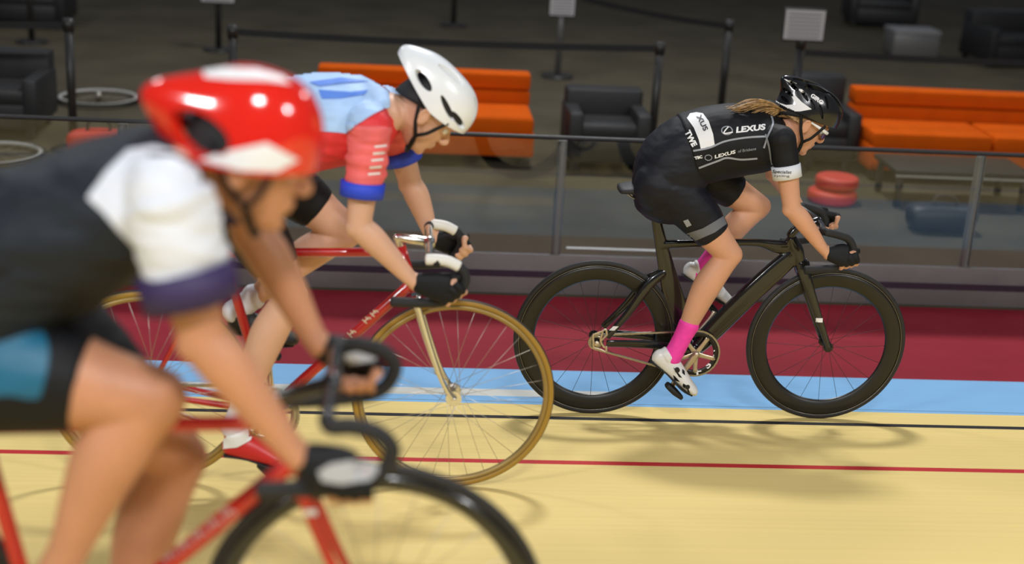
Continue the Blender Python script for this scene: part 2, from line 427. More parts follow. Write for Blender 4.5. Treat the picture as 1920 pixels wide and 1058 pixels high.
def drivetrain(bike, bb, rh, nped, metal_arm, ringmat, dy=.045, cr_len=.165, ringr=.098):
    """chainring, cranks, pedals and chain; nped: near pedal spindle (x, z)"""
    Y = bb[1]; v = Vector((nped[0]-bb[0], 0, nped[1]-bb[2])).normalized()*cr_len
    bm = bmesh.new(); c = (bb[0], Y-dy, bb[2])
    torus(bm, c, [(ringr, .0015), (ringr, -.0015), (ringr-.024, -.0025), (ringr-.024, .0025)], n=98)
    for k in range(49):
        a = 2*PI*k/49; box(bm, (c[0]+(ringr+.002)*math.cos(a), c[1], c[2]+(ringr+.002)*math.sin(a)), (.006, .002, .0055), Matrix.Rotation(-a, 3, 'Y'))
    ring = part('chainring', bm, ringmat, bike, smooth=False)
    bm = bmesh.new(); a0 = math.atan2(v.z, v.x)
    for k in range(5):
        a = a0+2*PI*k/5+PI/5
        tube(bm, [((c[0], c[1]-.006, c[2]), .012, .004), ((c[0]+.05*math.cos(a), c[1]-.006, c[2]+.05*math.sin(a)), .009, .004), ((c[0]+(ringr-.018)*math.cos(a), c[1]-.005, c[2]+(ringr-.018)*math.sin(a)), .010, .003)], n=10, sub=3, cap=.5)
    part('spider', bm, metal_arm, bike)
    for k in range(5):
        a = a0+2*PI*k/5+PI/5; bm = bmesh.new(); cyl(bm, (c[0]+(ringr-.018)*math.cos(a), c[1]-.011, c[2]+(ringr-.018)*math.sin(a)), (c[0]+(ringr-.018)*math.cos(a), c[1], c[2]+(ringr-.018)*math.sin(a)), .0045, 10)
        part('bolt', bm, STEEL, ring, smooth=False)
    peds = []
    for s, vec in ((-1, v), (1, -v)):
        bm = bmesh.new(); b0 = Vector((bb[0], Y+s*.062, bb[2])); b1 = b0+vec+Vector((0, s*.008, 0))
        tube(bm, [(b0, .017, .009), (b0+vec*.15, .015, .009), (b0+vec*.8, .010, .006), (b1, .013, .008)], n=12, sub=4, cap=.6); cyl(bm, (bb[0], Y+s*.02, bb[2]), (bb[0], Y+s*.07, bb[2]), .014)
        part('crank_arm', bm, metal_arm, bike)
        pc = b1+Vector((0, s*.045, 0)); peds.append(pc)
        bm = bmesh.new(); cyl(bm, b1, pc+Vector((0, s*.02, 0)), .007)
        dirv = Vector((math.cos(-.7), 0, math.sin(-.7))) if True else 0
        tube(bm, [(pc-dirv*.038, .012, .022), (pc, .014, .028), (pc+dirv*.042, .009, .022)], n=12, sub=3, cap=.6, flat=.7)
        part('pedal', bm, RUBBER, bike)
    # chain: two straight runs and two wraps
    rr = .030; pr = Vector((rh[0], Y-dy, rh[2])); pb = Vector(c); d = (pb-pr); L = d.length; d.normalize(); nz = Vector((-d.z, 0, d.x)); 
    if nz.z < 0: nz = -nz
    off = math.asin((ringr-rr)/L); pts = []
    base = math.atan2(nz.z, nz.x)
    for s_ in range(0, 1): pass
    up = []; N_ = 40
    a_top = base+off; a_bot = base-PI-off
    loop = [pr+Vector((math.cos(a), 0, math.sin(a)))*rr for a in [a_top+(2*PI-(a_top-a_bot))*k/8 for k in range(9)]]
    loop_b = [pb+Vector((math.cos(a), 0, math.sin(a)))*ringr for a in [a_bot+(a_top-a_bot)*k/30 for k in range(31)]]
    bm = bmesh.new(); allp = loop+loop_b; dense = []
    for a, b in zip(allp, allp[1:]+allp[:1]):
        m_ = max(1, int((b-a).length/.0127))
        for k in range(m_): dense.append(a.lerp(b, k/m_))
    for i, (a, b) in enumerate(zip(dense, dense[1:]+dense[:1])):
        t = (b-a)
        if t.length < 1e-4: continue
        ang = -math.atan2(t.z, t.x); w2 = .006 if i % 2 else .009
        box(bm, (a+b)/2, (t.length*1.15, w2, .0075), Matrix.Rotation(ang, 3, 'Y'))
    part('chain', bm, STEEL, bike, smooth=False)
    bm = bmesh.new(); torus(bm, pr, [(rr, .002), (rr, -.002), (.014, -.002), (.014, .002)], n=30); part('sprocket', bm, STEEL, bike, smooth=False)
    return peds
def saddle(bike, c, L=.27, ang=0, mt=None):
    bm = bmesh.new(); M = Matrix.Rotation(ang, 3, 'Y'); q = lambda x, z: Vector(c)+M@Vector((x, 0, z))
    tube(bm, [(q(-.125, .0), .014, .062), (q(-.07, .006), .018, .072), (q(0, .004), .018, .045), (q(.06, .004), .016, .024), (q(.135, .0), .014, .018)], n=18, sub=4, cap=.8, flat=.85)
    s = part('saddle', bm, mt or RUBBER, bike)
    bm = bmesh.new()
    for y in (-.022, .022):
        tube(bm, [(q(-.10, -.012)+Vector((0, y*1.6, 0)), .0035), (q(-.05, -.038)+Vector((0, y, 0)), .0035), (q(.04, -.038)+Vector((0, y, 0)), .0035), (q(.11, -.010)+Vector((0, y*.4, 0)), .0035)], n=8, sub=4)
    part('saddle_rail', bm, STEEL, s)
def bars(bike, clamp, prof, grips=None, mats=(TAPE, CARBON), halfw=.195, r=.0155, top_r=.0135):
    """clamp: bar centre; prof: near-side points (world, at Y-halfw) from tops corner to drop end"""
    Y = clamp[1]; near = [Vector(p) for p in prof]; h = []
    for s in (-1, 1):
        pts = [Vector((p.x, Y+s*abs(p.y-Y), p.z)) for p in near]
        k0 = pts[0]; st = [(Vector((k0.x-.01, Y+s*(abs(k0.y-Y)-.03), k0.z)), r, r)]+[(p, r, r) for p in pts]
        bm = bmesh.new(); tube(bm, st, n=14, sub=6, cap=.4); h.append(part('drop', bm, mats[0], bike))
    bm = bmesh.new(); k0 = near[0]; w2 = abs(k0.y-Y)-.03
    tube(bm, [(Vector((k0.x-.01, Y-w2, k0.z)), top_r), (Vector((clamp[0], Y-.06, clamp[2])), top_r), (Vector((clamp[0], Y+.06, clamp[2])), top_r), (Vector((k0.x-.01, Y+w2, k0.z)), top_r)], n=14, sub=6, cap=.3, lat=Vector((0, 0, 1)))
    part('handlebar', bm, mats[1], bike)

def rootbike(name, label, X, Y):
    return thing(name, label, 'bicycle', (X, Y, -Y*TB if Y < WB else FZ))

# ---- bicycle of the leading rider: black aero carbon
Y1 = -.12975; X1r, X1f = .80945, 1.7736; z1 = -Y1*TB+R
b1 = rootbike('track_bicycle', 'black carbon track bike with deep black rims, leading on the right', (X1r+X1f)/2, Y1)
q1 = lambda x, y, dy=0: P(x, y, Y1+dy)
wheel(b1, (X1r, Y1, z1), 'deep'); wheel(b1, (X1f, Y1, z1), 'deep')
BB1 = q1(1300, 655)
ht, hb = q1(1490, 450), q1(1503, 505)
sc1 = q1(1243, 450)
bm = bmesh.new()
tube(bm, [(q1(1483, 446), .022, .022), (q1(1492, 470), .032, .024), (q1(1499, 496), .024, .023)], n=18, sub=4, cap=.4)            # head
tube(bm, [(q1(1497, 458), .014, .014), (q1(1462, 463), .028, .016), (q1(1425, 456), .017, .015), (q1(1380, 455), .0155, .015), (q1(1262, 458), .017, .014), (q1(1238, 462), .022, .014)], n=18, sub=4, cap=.4, flat=.8)   # top tube
tube(bm, [(q1(1488, 478), .036, .021), (q1(1455, 507), .043, .023), (q1(1395, 562), .044, .025), (q1(1335, 622), .042, .026), (BB1, .034, .034)], n=18, sub=4, cap=.5, flat=.8)  # down tube
tube(bm, [(q1(1228, 398), .020, .011), (q1(1236, 440), .024, .012), (q1(1249, 500), .034, .013), (q1(1266, 570), .044, .015), (q1(1283, 630), .036, .018), (BB1, .03, .03)], n=18, sub=4, cap=.3)  # seat tube
cyl(bm, BB1+Vector((0, -.045, 0)), BB1+Vector((0, .045, 0)), .026)
part('frame', bm, CARBON, b1, voxel=.004, iters=3)
for s in (-1, 1):
    bm = bmesh.new(); a = q1(1243, 510)
    tube(bm, [(a+Vector((.01, s*.004, 0)), .020, .009), (q1(1215, 530)+Vector((0, s*.026, 0)), .021, .009), (q1(1175, 580)+Vector((0, s*.044, 0)), .016, .008), (q1(1135, 622)+Vector((0, s*.060, 0)), .014, .007)], n=14, sub=4, cap=.7)
    ss = part('seat_stay', bm, CARBON, b1)
    bm = bmesh.new(); tube(bm, [(BB1+Vector((-.01, s*.035, -.002)), .020, .012), (q1(1230, 640)+Vector((0, s*.045, 0)), .018, .008), (q1(1135, 634)+Vector((0, s*.060, 0)), .015, .006)], n=14, sub=4, cap=.7); part('chain_stay', bm, CARBON, b1)
    if s < 0: bvs = bvh_of([ss])
for y0 in (0, 22):   # two white bands on the near seat stay
    print_poly('white_band', [(1128+y0*.35, 612-y0*.0+ (0 if y0 == 0 else -16)), (1160+y0*-.0, 612+(0 if y0 == 0 else -16)), (1152, 620+(0 if y0 == 0 else -16)), (1122, 620+(0 if y0 == 0 else -16))], bvs, LOGO, ss, step=4)
# dropout plate and chain tensioner, champagne alloy, on the near side
bm = bmesh.new(); hy = Y1-.066; H_ = Vector((X1r, hy, z1))
for pts in ([(1112, 628), (1128, 622), (1136, 618), (1138, 628)], [(1112, 652), (1126, 656), (1136, 660), (1137, 650)], [(1112, 629), (1113, 652)], [(1130, 623), (1126, 640), (1134, 652)], [(1138, 628), (1126, 640)]):
    tube(bm, [(P(x, y, hy), .0045, .003) for x, y in pts], n=8, sub=3)
ball(bm, H_, (.012, .008, .012)); part('chain_tensioner', bm, GOLDA, b1)
bm = bmesh.new()
for s in (-1, 1):   # fork
    tube(bm, [(q1(1503, 492)+Vector((0, s*.012, 0)), .030, .016), (q1(1508, 520)+Vector((0, s*.032, 0)), .024, .011), (q1(1525, 575)+Vector((0, s*.042, 0)), .018, .008), (q1(1541, 625)+Vector((0, s*.048, 0)), .014, .007), (Vector((X1f, Y1+s*.055, z1)), .013, .006)], n=14, sub=4, cap=.8)
tube(bm, [(q1(1497, 490), .024, .024), (q1(1502, 506), .026, .024)], n=14, sub=2)
fk = part('fork', bm, CARBON, b1, voxel=.003, iters=2); bvf = bvh_of([fk])
print_poly('white_band', [(1518, 596), (1546, 597), (1547, 605), (1520, 604)], bvf, LOGO, fk, step=4)
bm = bmesh.new(); tube(bm, [(q1(1232, 425), .014, .010), (q1(1228, 370), .014, .010)], n=14, sub=1); part('seat_post', bm, CARBON, b1)
saddle(b1, q1(1222, 357), ang=.02)
cl = P(1533, 415, Y1)
bm = bmesh.new(); tube(bm, [(q1(1484, 440), .019, .019), (q1(1496, 428), .018, .018), (cl, .020, .024)], n=16, sub=4); part('stem', bm, CARBON, b1)
n1 = lambda x, y: P(x, y, Y1-.19)
bars(b1, cl, [n1(1551, 436), n1(1572, 441), n1(1591, 449), n1(1599, 468), n1(1588, 490), n1(1562, 503), n1(1510, 506)])
cz = P(1303, 663, Y1-.045); npd = P(1264, 728, Y1-.10)
drivetrain(b1, (BB1.x, Y1, BB1.z), (X1r, Y1, z1), (npd.x, npd.z), GOLDA, CARBONM)
bvr = bvh_of([o for o in b1.children if o.name.startswith('chainring')])
rg = [o for o in b1.children if o.name.startswith('chainring')][0]
for k, (t_, px, py, dx, dy_) in enumerate([('F', 1306, 703, 10, -2), ('S', 1327, 692, 7, -8), ('A', 1338, 668, 2, -12)]):
    print_text(t_, (px, py), (px+dx, py+dy_), 11, bvr, LOGO, rg, bold=.03, step=5)
# white bottle end seen beyond the down tube: the far shoe tip fills it

# ---- classic steel bicycles
def steel_bike(name, label, Yb, Xr, Xf, q, pts, fm, kind, forkm, barprof, barm, clamp_m, nped, letters=None, halfw=.195):
    z = -Yb*TB+R if Yb < WB else FZ+R
    b = rootbike(name, label, (Xr+Xf)/2, Yb)
    wheel(b, (Xr, Yb, z), kind); wheel(b, (Xf, Yb, z), kind)
    BB, HT, HB, SC, ST = [Vector(pts[k]) for k in ('bb', 'ht', 'hb', 'sc', 'st')]
    for v in (BB, HT, HB, SC, ST): v.y = Yb
    ax = (HB-HT).normalized()
    bm = bmesh.new()
    cyl(bm, HT, HB, .0185); tube(bm, [(SC, .0145), (HT+ax*.02, .0145)], sub=1, n=16)
    tube(bm, [(BB, .0175), (HB-ax*.025, .0175)], sub=1, n=16); tube(bm, [(BB, .0155), (SC-(BB-SC).normalized()*.015, .0155)], sub=1, n=16)
    cyl(bm, BB+Vector((0, -.035, 0)), BB+Vector((0, .035, 0)), .022)
    for s in (-1, 1):
        H = Vector((Xr, Yb+s*.058, z))
        tube(bm, [(SC+Vector((-.012, s*.012, -.01)), .008), (SC.lerp(H, .4)+Vector((0, s*.018, 0)), .008), (H+Vector((.01, 0, .01)), .0065)], n=10, sub=4)
        tube(bm, [(BB+Vector((-.01, s*.02, 0)), .011), (BB.lerp(H, .45)+Vector((0, s*.008, 0)), .011), (H+Vector((.01, 0, 0)), .0075)], n=10, sub=4)
    fo = part('frame', bm, fm, b)
    bm = bmesh.new()
    crown = HB+ax*.03
    box(bm, crown, (.03, .07, .025))
    for s in (-1, 1):
        H = Vector((Xf, Yb+s*.052, z)); C0 = crown+Vector((0, s*.032, 0))
        tube(bm, [(C0, .013, .010), (C0+(H-C0)*.45-Vector((.012, 0, 0)), .011, .009), (C0+(H-C0)*.8-Vector((.014, 0, 0)), .008, .007), (H, .007, .006)], n=12, sub=5)
    part('fork', bm, forkm, b)
    bm = bmesh.new(); cyl(bm, SC, ST, .0136); part('seat_post', bm, STEEL, b)
    saddle(b, ST+Vector((0, 0, .03)))
    near = [Vector(p) for p in barprof]; cc = Vector((near[0].x-.01, Yb, near[0].z))
    bm = bmesh.new(); s0 = HT-ax*.03; tube(bm, [(HT, .0125), (s0, .0125)], sub=1, n=14); tube(bm, [(s0, .014), (cc, .015)], sub=1, n=14); cyl(bm, cc+Vector((0, -.025, 0)), cc+Vector((0, .025, 0)), .019); part('stem', bm, clamp_m, b)
    bars(b, cc, near, mats=barm, halfw=halfw)
    drivetrain(b, BB, (Xr, Yb, z), nped, CHROME if kind == 'gum' else CARBONM, STEEL if kind == 'gum' else CARBONM)
    return b, fo
Y2 = -1.18417; X2f = .19377; X2r = X2f-.985
q2 = lambda x, y, dy=0: P(x, y, Y2+dy)
pd2 = P(505, 890, Y2-.11)
b2, fr2 = steel_bike('track_bicycle', 'slim red steel track bike with gum-walled tyres and silver fork, in the middle', Y2, X2r, X2f, q2,
    dict(bb=q2(505, 768), ht=q2(750, 462), hb=q2(775, 545), sc=q2(418, 474), st=q2(398, 395)), REDP, 'gum', CHROME,
    [P(812, 488, Y2-.19), P(838, 490, Y2-.19), P(864, 503, Y2-.19), P(872, 528, Y2-.19), P(848, 560, Y2-.19), P(800, 568, Y2-.19), P(735, 566, Y2-.19)], (TAPE, CHROME), CHROME, (pd2.x, pd2.z))
def frame_marks(fr, spots, m_, sz):
    bv = bvh_of([fr])
    for x, y, ang in spots:   # painted lettering strokes, too small and fast to read
        c, s_ = math.cos(ang), math.sin(ang); T = lambda u, v: (x+(u*c-v*s_)*sz, y+(u*s_+v*c)*sz)
        print_line('painted_lettering', [[T(-.5, .5), T(-.5, -.5), T(.1, -.4), T(.1, .3)], [T(-.5, 0), T(.4, .05), T(.5, .5)]], sz*.2, bv, m_, fr)
CREAM = mat('cream_paint', (.6, .5, .32, 1), .5)
frame_marks(fr2, [(632, 652, -.85), (646, 638, -.85), (660, 624, -.85), (688, 599, -.85), (702, 586, -.85)], CREAM, 11)
Y3 = -3.08461; X3f = -.02438; X3r = X3f-.985
q3 = lambda x, y, dy=0: P(x, y, Y3+dy)
pd3 = P(235, 1165, Y3-.11)
b3, fr3 = steel_bike('track_bicycle', 'bright red track bike with black wheels, nearest at lower left', Y3, X3r, X3f, q3,
    dict(bb=q3(92, 1245), ht=q3(520, 775), hb=q3(560, 885), sc=q3(-40, 802), st=q3(-75, 690)), REDBR, 'mid', REDBR,
    [P(622, 800, Y3-.19), P(662, 800, Y3-.19), P(712, 815, Y3-.19), P(735, 850, Y3-.19), P(700, 898, Y3-.19), P(600, 915, Y3-.19), P(485, 920, Y3-.19)], (TAPE, CARBON), CARBON, (pd3.x, pd3.z))

frame_marks(fr3, [(430, 962, -.62), (402, 982, -.62), (374, 1002, -.62), (346, 1022, -.62), (318, 1042, -.62)], mat('pale_pink_paint', (.6, .35, .33, 1), .5), 20)
fk3 = [o for o in b3.children if o.name.startswith('fork')][0]
print_poly('white_band', [(566, 955), (592, 955), (594, 967), (568, 967)], bvh_of([fk3]), LOGO, fk3, step=5)
for s_ in (-1, 1):   # white tape on the ramps of the drops
    pts = [P(x, y, Y2-.19) for x, y in ((800, 487), (820, 487), (842, 491), (860, 500))]
    bm = bmesh.new(); tube(bm, [(Vector((p.x, Y2+s_*.19, p.z)), .0175, .0175) for p in pts], n=14, sub=4, cap=.3)
    part('white_tape', bm, WTAPE, b2, label='white tape on the bar bend')

# ------------------------------------------------------------------ people
def frame_at(c, yaw, pitch, roll=0):
    """local axes: x forward, y left, z up; pitch > 0 looks down"""
    M = Matrix.Rotation(yaw, 4, 'Z') @ Matrix.Rotation(pitch, 4, 'Y') @ Matrix.Rotation(roll, 4, 'X')
    M.translation = c; return M
HEADP = [(-.118, .058, .020, .018), (-.108, .080, .002, .034), (-.09, .087, -.025, .046), (-.07, .088, -.05, .055), (-.045, .089, -.068, .063), (-.02, .089, -.084, .069),
         (.004, .086, -.094, .073), (.022, .093, -.098, .075), (.05, .090, -.099, .075), (.08, .073, -.088, .064), (.10, .048, -.062, .046), (.112, .015, -.025, .018)]
def head_mesh(bm, M, k=1.0, open_mouth=0):
    rows = []
    n = 40; Z = []
    for i in range(len(HEADP)-1):
        for t in range(4):
            a, b, c, d = HEADP[max(i-1, 0)], HEADP[i], HEADP[i+1], HEADP[min(i+2, len(HEADP)-1)]
            Z.append([cr(a[j], b[j], c[j], d[j], t/4) for j in range(4)])
    Z.append(list(HEADP[-1]))
    for z, xf, xb, w_ in Z:
        vs = []; cx = (xf+xb)/2; rx = (xf-xb)/2
        for j in range(n):
            a = 2*PI*j/n; ca, sa = math.cos(a), math.sin(a)
            x = cx+rx*math.copysign(abs(ca)**.85, ca); y = w_*math.copysign(abs(sa)**.95, sa)
            if x > cx:   # face relief: eye sockets, cheek
                for s in (-1, 1):
                    g = math.exp(-((y-s*.031)**2/.00028+(z-.002)**2/.00020)); x -= .011*g
                    g = math.exp(-((y-s*.042)**2/.0004+(z+.03)**2/.0004)); x += .005*g
                x -= .004*math.exp(-(y**2/.0008+(z+.087)**2/.00007))
            vs.append(bm.verts.new(M @ Vector((x*k, y*k, z*k))))
        rows.append(vs)
    for a, b in zip(rows, rows[1:]):
        for j in range(n): bm.faces.new((a[j], a[(j+1) % n], b[(j+1) % n], b[j]))
    bm.faces.new(rows[0]); bm.faces.new(rows[-1])
    q = lambda x, y, z: M @ Vector((x*k, y*k, z*k)); L = (M.to_3x3() @ Vector((0, 1, 0)))
    tube(bm, [(q(.086, 0, .012), .008, .007), (q(.097, 0, -.008), .010, .008), (q(.110, 0, -.026), .012, .011), (q(.104, 0, -.036), .009, .014)], n=14, sub=4, lat=L)
    for s in (-1, 1):
        ball(bm, q(.099, s*.013, -.034), .0075)
        R3 = M.to_3x3() @ Matrix.Rotation(-.15, 3, 'Y')
        ball(bm, q(-.006, s*.079, -.012), (.018, .0075, .031), rot=R3); tube(bm, [(q(.006, s*.083, -.02), .0035), (q(-.004, s*.089, .012), .0045), (q(-.020, s*.090, .008), .0045), (q(-.022, s*.087, -.016), .004), (q(-.006, s*.083, -.038), .0045)], n=8, sub=4)
        tube(bm, [(q(.085, s*.046, .020), .006), (q(.094, s*.03, .024), .007), (q(.093, s*.012, .019), .006)], n=8, sub=3, lat=Vector((0, 0, 1)))
    om = open_mouth
    tube(bm, [(q(.084, -.024, -.062), .003, .004), (q(.094, 0, -.058), .005, .007), (q(.084, .024, -.062), .003, .004)], n=10, sub=3, lat=Vector((0, 0, 1)))
    tube(bm, [(q(.082, -.020, -.068-om), .003, .004), (q(.090, 0, -.072-om), .006, .007), (q(.082, .020, -.068-om), .003, .004)], n=10, sub=3, lat=Vector((0, 0, 1)))
    ball(bm, q(.074, 0, -.104-om), (.016, .02, .014))
def limb(bm, A, B, prof, front, cap=.9):
    """prof: (t, forward offset, in-plane radius, lateral radius)"""
    A = Vector(A); B = Vector(B); d = (B-A).normalized(); f = front - d*front.dot(d); f.normalize()
    tube(bm, [(A.lerp(B, t)+f*o, ra, rb) for t, o, ra, rb in prof], n=22, sub=4, cap=cap)
THIGH = [(0, 0, .092, .088), (.25, .010, .093, .086), (.5, .012, .083, .076), (.78, .006, .064, .060), (1, .004, .052, .052)]
SHANK = [(0, .004, .050, .050), (.12, -.006, .053, .050), (.32, -.016, .058, .054), (.55, -.010, .047, .044), (.8, 0, .034, .032), (1, .002, .034, .031)]
UARM = [(0, 0, .050, .050), (.35, .004, .047, .044), (.7, .002, .041, .038), (1, 0, .036, .036)]
FARM = [(0, 0, .036, .037), (.2, .004, .040, .039), (.5, .003, .034, .033), (.8, 0, .026, .026), (1, 0, .021, .026)]
def prof_scale(p, k, add=0, t0=0, t1=1):
    out = []
    for t, o, a, b in p:
        if t0-1e-6 <= t <= t1+1e-6: out.append((t, o*k, a*k+add, b*k+add))
    if t1 < 1 and (not out or out[-1][0] < t1-1e-3):
        for (ta, oa, a1, b1_), (tb, ob, a2, b2_) in zip(p, p[1:]):
            if ta < t1 < tb:
                u = (t1-ta)/(tb-ta); out.append((t1, (oa+(ob-oa)*u)*k, (a1+(a2-a1)*u)*k+add, (b1_+(b2_-b1_)*u)*k+add))
    return out
def wrinkle(o, amp, freq, axis=None, seed=0):
    me = o.data; off = offs(o.parent)
    N = [tuple(x.vector) for x in me.vertex_normals]; CO = []
    for v, nn in zip(me.vertices, N):
        p = v.co+off; q_ = Vector((p.x*freq[0], p.y*freq[1], p.z*freq[2]))+Vector((seed, seed, seed))
        n = noise.noise(q_)+.5*noise.noise(q_*2.1); CO += [a+b*(amp*n) for a, b in zip(v.co, nn)]
    me.vertices.foreach_set('co', CO)
    me.update()
def cross_tube(bm, pts, n, lat): tube(bm, pts, n=n, sub=4, lat=lat)
def hand_mesh(skin_bm, glove_bm, W, G, d, n0, k=1.0, wrap=1, gr=.019, tip_only=False):
    """fist closed round a bar: W wrist, G bar centre under the palm, d bar direction towards the index finger,
    n0 from the bar to the knuckles"""
    d = d.normalized(); n0 = (n0-d*n0.dot(d)).normalized(); n1 = d.cross(n0)*wrap
    Rk = gr+.013; lens = [1.0, 1.08, 1.02, .85]
    kn = []
    for i in range(4):
        o = G + d*((1.5-i)*.0205*k)
        rr = (.0098, .0100, .0096, .0086)[i]*k; span = 205*lens[i]*.95; pts = []
        for j in range(9):
            a = math.radians(-18+span*j/8); Rj = Rk*(1-.10*j/8)
            pts.append((o + (n0*math.cos(a)+n1*math.sin(a))*Rj + d*(.0015*(1.5-i)*j/8), rr*(1.05-.22*j/8), rr*(1.05-.22*j/8)))
        for kk in (2, 5): pts[kk] = (pts[kk][0], pts[kk][1]*1.10, pts[kk][2]*1.10)     # knuckles
        kn.append(pts[0][0])
        tube(skin_bm, pts, n=12, sub=2, cap=1, lat=d)
        if glove_bm is not None: tube(glove_bm, [(p, a_+.0022, b_+.0022) for p, a_, b_ in pts[:4]], n=12, sub=2, cap=.2, lat=d)
    kc = sum(kn, Vector())/4; pc = W.lerp(kc, .55)+n0*.003
    for bmx, ad in ((skin_bm, 0),)+(((glove_bm, .0028),) if glove_bm is not None else ()):
        w0 = W if bmx is skin_bm else W.lerp(kc, .10)
        tube(bmx, [(w0, .021*k+ad, .027*k+ad), (W.lerp(kc, .35), .020*k+ad, .034*k+ad), (W.lerp(kc, .7), .018*k+ad, .041*k+ad), (kc, .014*k+ad, .040*k+ad)], n=20, sub=4, cap=.5, lat=d, flat=.85)
        b0 = W.lerp(kc, .3)+d*.022*k-n1*.004; b1_ = G+d*.044*k-n1*(Rk*.6)+n0*.006; b2_ = G+d*.040*k-n1*(Rk*.75)-n0*.02; b3_ = G+d*.026*k-n1*(Rk*.2)-n0*(Rk*.95)
        if bmx is skin_bm: tube(bmx, [(b0, .016*k), (b1_, .0125*k), (b2_, .0105*k), (b3_, .0085*k)], n=12, sub=4, lat=n0)
        else: tube(bmx, [(b0, .018*k), (b1_, .0150*k), (b1_.lerp(b2_, .5), .0140*k)], n=12, sub=4, lat=n0, cap=.2)
def rider(name, label, cfg):
    Yr = cfg['Y']; k = cfg.get('k', 1.0)
    root = thing(name, label, 'person', Vector((cfg['x'], Yr, -Yr*TB)))
    q = lambda p, dy=0: P(p[0], p[1], Yr+dy)
    FWD = Vector((1, 0, 0)); bm = bmesh.new()
    tor = []
    for (tp, bp, hw) in cfg['torso']:
        a, b = q(tp), q(bp); tor.append(((a+b)/2, (a-b).length/2*cfg.get('tk', .97), hw*k))
    tube(bm, [(c, r-.006, w_-.006) for c, r, w_ in tor], n=36, sub=5, cap=.7, flat=.92)
    J = {}
    for s, S in ((-1, 'n'), (1, 'f')):
        J['hip'+S] = q(cfg['hip'+S], s*.085*k) if isinstance(cfg['hip'+S], tuple) else cfg['hip'+S]
        J['knee'+S] = q(cfg['knee'+S], s*.105*k); J['ank'+S] = q(cfg['ank'+S], s*.115*k)
        J['sh'+S] = q(cfg['sh'+S], s*.185*k); J['el'+S] = q(cfg['el'+S], s*cfg.get('elw', .215)); J['wr'+S] = q(cfg['wr'+S], s*cfg.get('wrw', .20))
    cfg['J'] = J
    lk = cfg.get('legk', 1.0)*k; ak = cfg.get('armk', 1.0)*k
    for S, s in (('n', -1), ('f', 1)):
        limb(bm, J['hip'+S], J['knee'+S], prof_scale(THIGH, lk), Vector((.3, 0, 1)))
        limb(bm, J['knee'+S], J['ank'+S], prof_scale(SHANK, lk), FWD)
        dd = (J['knee'+S]-J['hip'+S]).normalized(); ds = (J['ank'+S]-J['knee'+S]).normalized()
        ball(bm, J['knee'+S]+(dd-ds).normalized()*.010, .047*lk)
        ball(bm, J['hip'+S]+Vector((-.03, -s*.005, .0)), (.10*lk, .085*lk, .10*lk))
        limb(bm, J['sh'+S], J['el'+S], prof_scale(UARM, ak), FWD); limb(bm, J['el'+S], J['wr'+S], prof_scale(FARM, ak), Vector((0, 0, 1)))
        ball(bm, J['el'+S]+Vector((-.008, 0, -.002)), .033*ak)
        # shoulder girdle
        c = tor[-2][0]; tube(bm, [(c+Vector((0, s*.05, 0)), .070*k, .05*k), (c.lerp(J['sh'+S], .65)+Vector((0, 0, .004)), .062*k, .05*k), (J['sh'+S], .052*ak, .052*ak)], n=18, sub=4, lat=Vector((.3, 0, 1)))
        f0, f1 = J['ank'+S], q(cfg['toe'+S], s*.118*k); he = q(cfg['heel'+S], s*.115*k)
        ud = (f1-he).normalized(); ud = Vector((-ud.z, 0, ud.x)); ud = ud if ud.dot(f0-he) > 0 else -ud
        tube(bm, [(f0, .030*lk, .028*lk), (he.lerp(f0, .5)+(f1-he)*.1, .024, .022), (he.lerp(f1, .45)+ud*.034, .018, .024), (he.lerp(f1, .75)+ud*.026, .012, .028)], n=14, sub=4)
    # neck and head
    hc = q(cfg['head'], cfg.get('head_dy', 0)); M = frame_at(hc, cfg.get('yaw', 0), cfg['pitch'], cfg.get('hroll', 0)); cfg['M'] = M; hk = cfg.get('hk', 1.0)
    nb = tor[-1][0]; tube(bm, [(tor[-2][0], .058*k, .062*k), (nb, .055*k, .058*k), (M @ Vector((-.035, 0, -.055)), .050*k, .052*k), (M @ Vector((-.02, 0, -.01)), .045*k, .05*k)], n=20, sub=4)
    head_mesh(bm, M, hk, cfg.get('mouth', 0))
    gl = {}
    for S, s in (('n', -1), ('f', 1)):
        g = cfg['grip'+S]; G = q(g[0], s*g[3] if len(g) > 3 else s*.19); dv = Vector(g[1]); n0 = Vector((g[2][0], s*g[2][1], g[2][2]))
        gb = bmesh.new() if cfg.get('glove') else None
        hand_mesh(bm, gb, J['wr'+S], G, dv, n0, k=cfg.get('handk', 1.0), wrap=s*cfg.get('wrap', -1))
        gl[S] = gb
    body = part('body', bm, cfg['skin'], root, voxel=cfg.get('vox', .0045), iters=4)
    for S in 'nf':
        if gl[S] is not None: part('glove', gl[S], cfg['glove'], root, voxel=.0032, iters=2)
    # eyes
    for s in (-1, 1):
        e = bmesh.new(); c = M @ Vector((.076*hk, s*.031*hk, .001)); ball(e, c, .0125*hk); eo = part('eye', e, EYEW, root)
        e = bmesh.new(); ball(e, M @ Vector((.0862*hk, s*.031*hk, .0)), (.0045, .0045, .0045)); part('iris', e, IRIS, eo)
    # shirt
    sb = bmesh.new(); ts = tor[cfg.get('shirt_from', 1):]
    tube(sb, [(c, r+.011, w_+.011) for c, r, w_ in ts[:-1]]+[(ts[-1][0]-(ts[-1][0]-ts[-2][0])*.12, ts[-1][1]+.008, ts[-1][2]+.008)], n=36, sub=5, cap=.25, flat=.92)
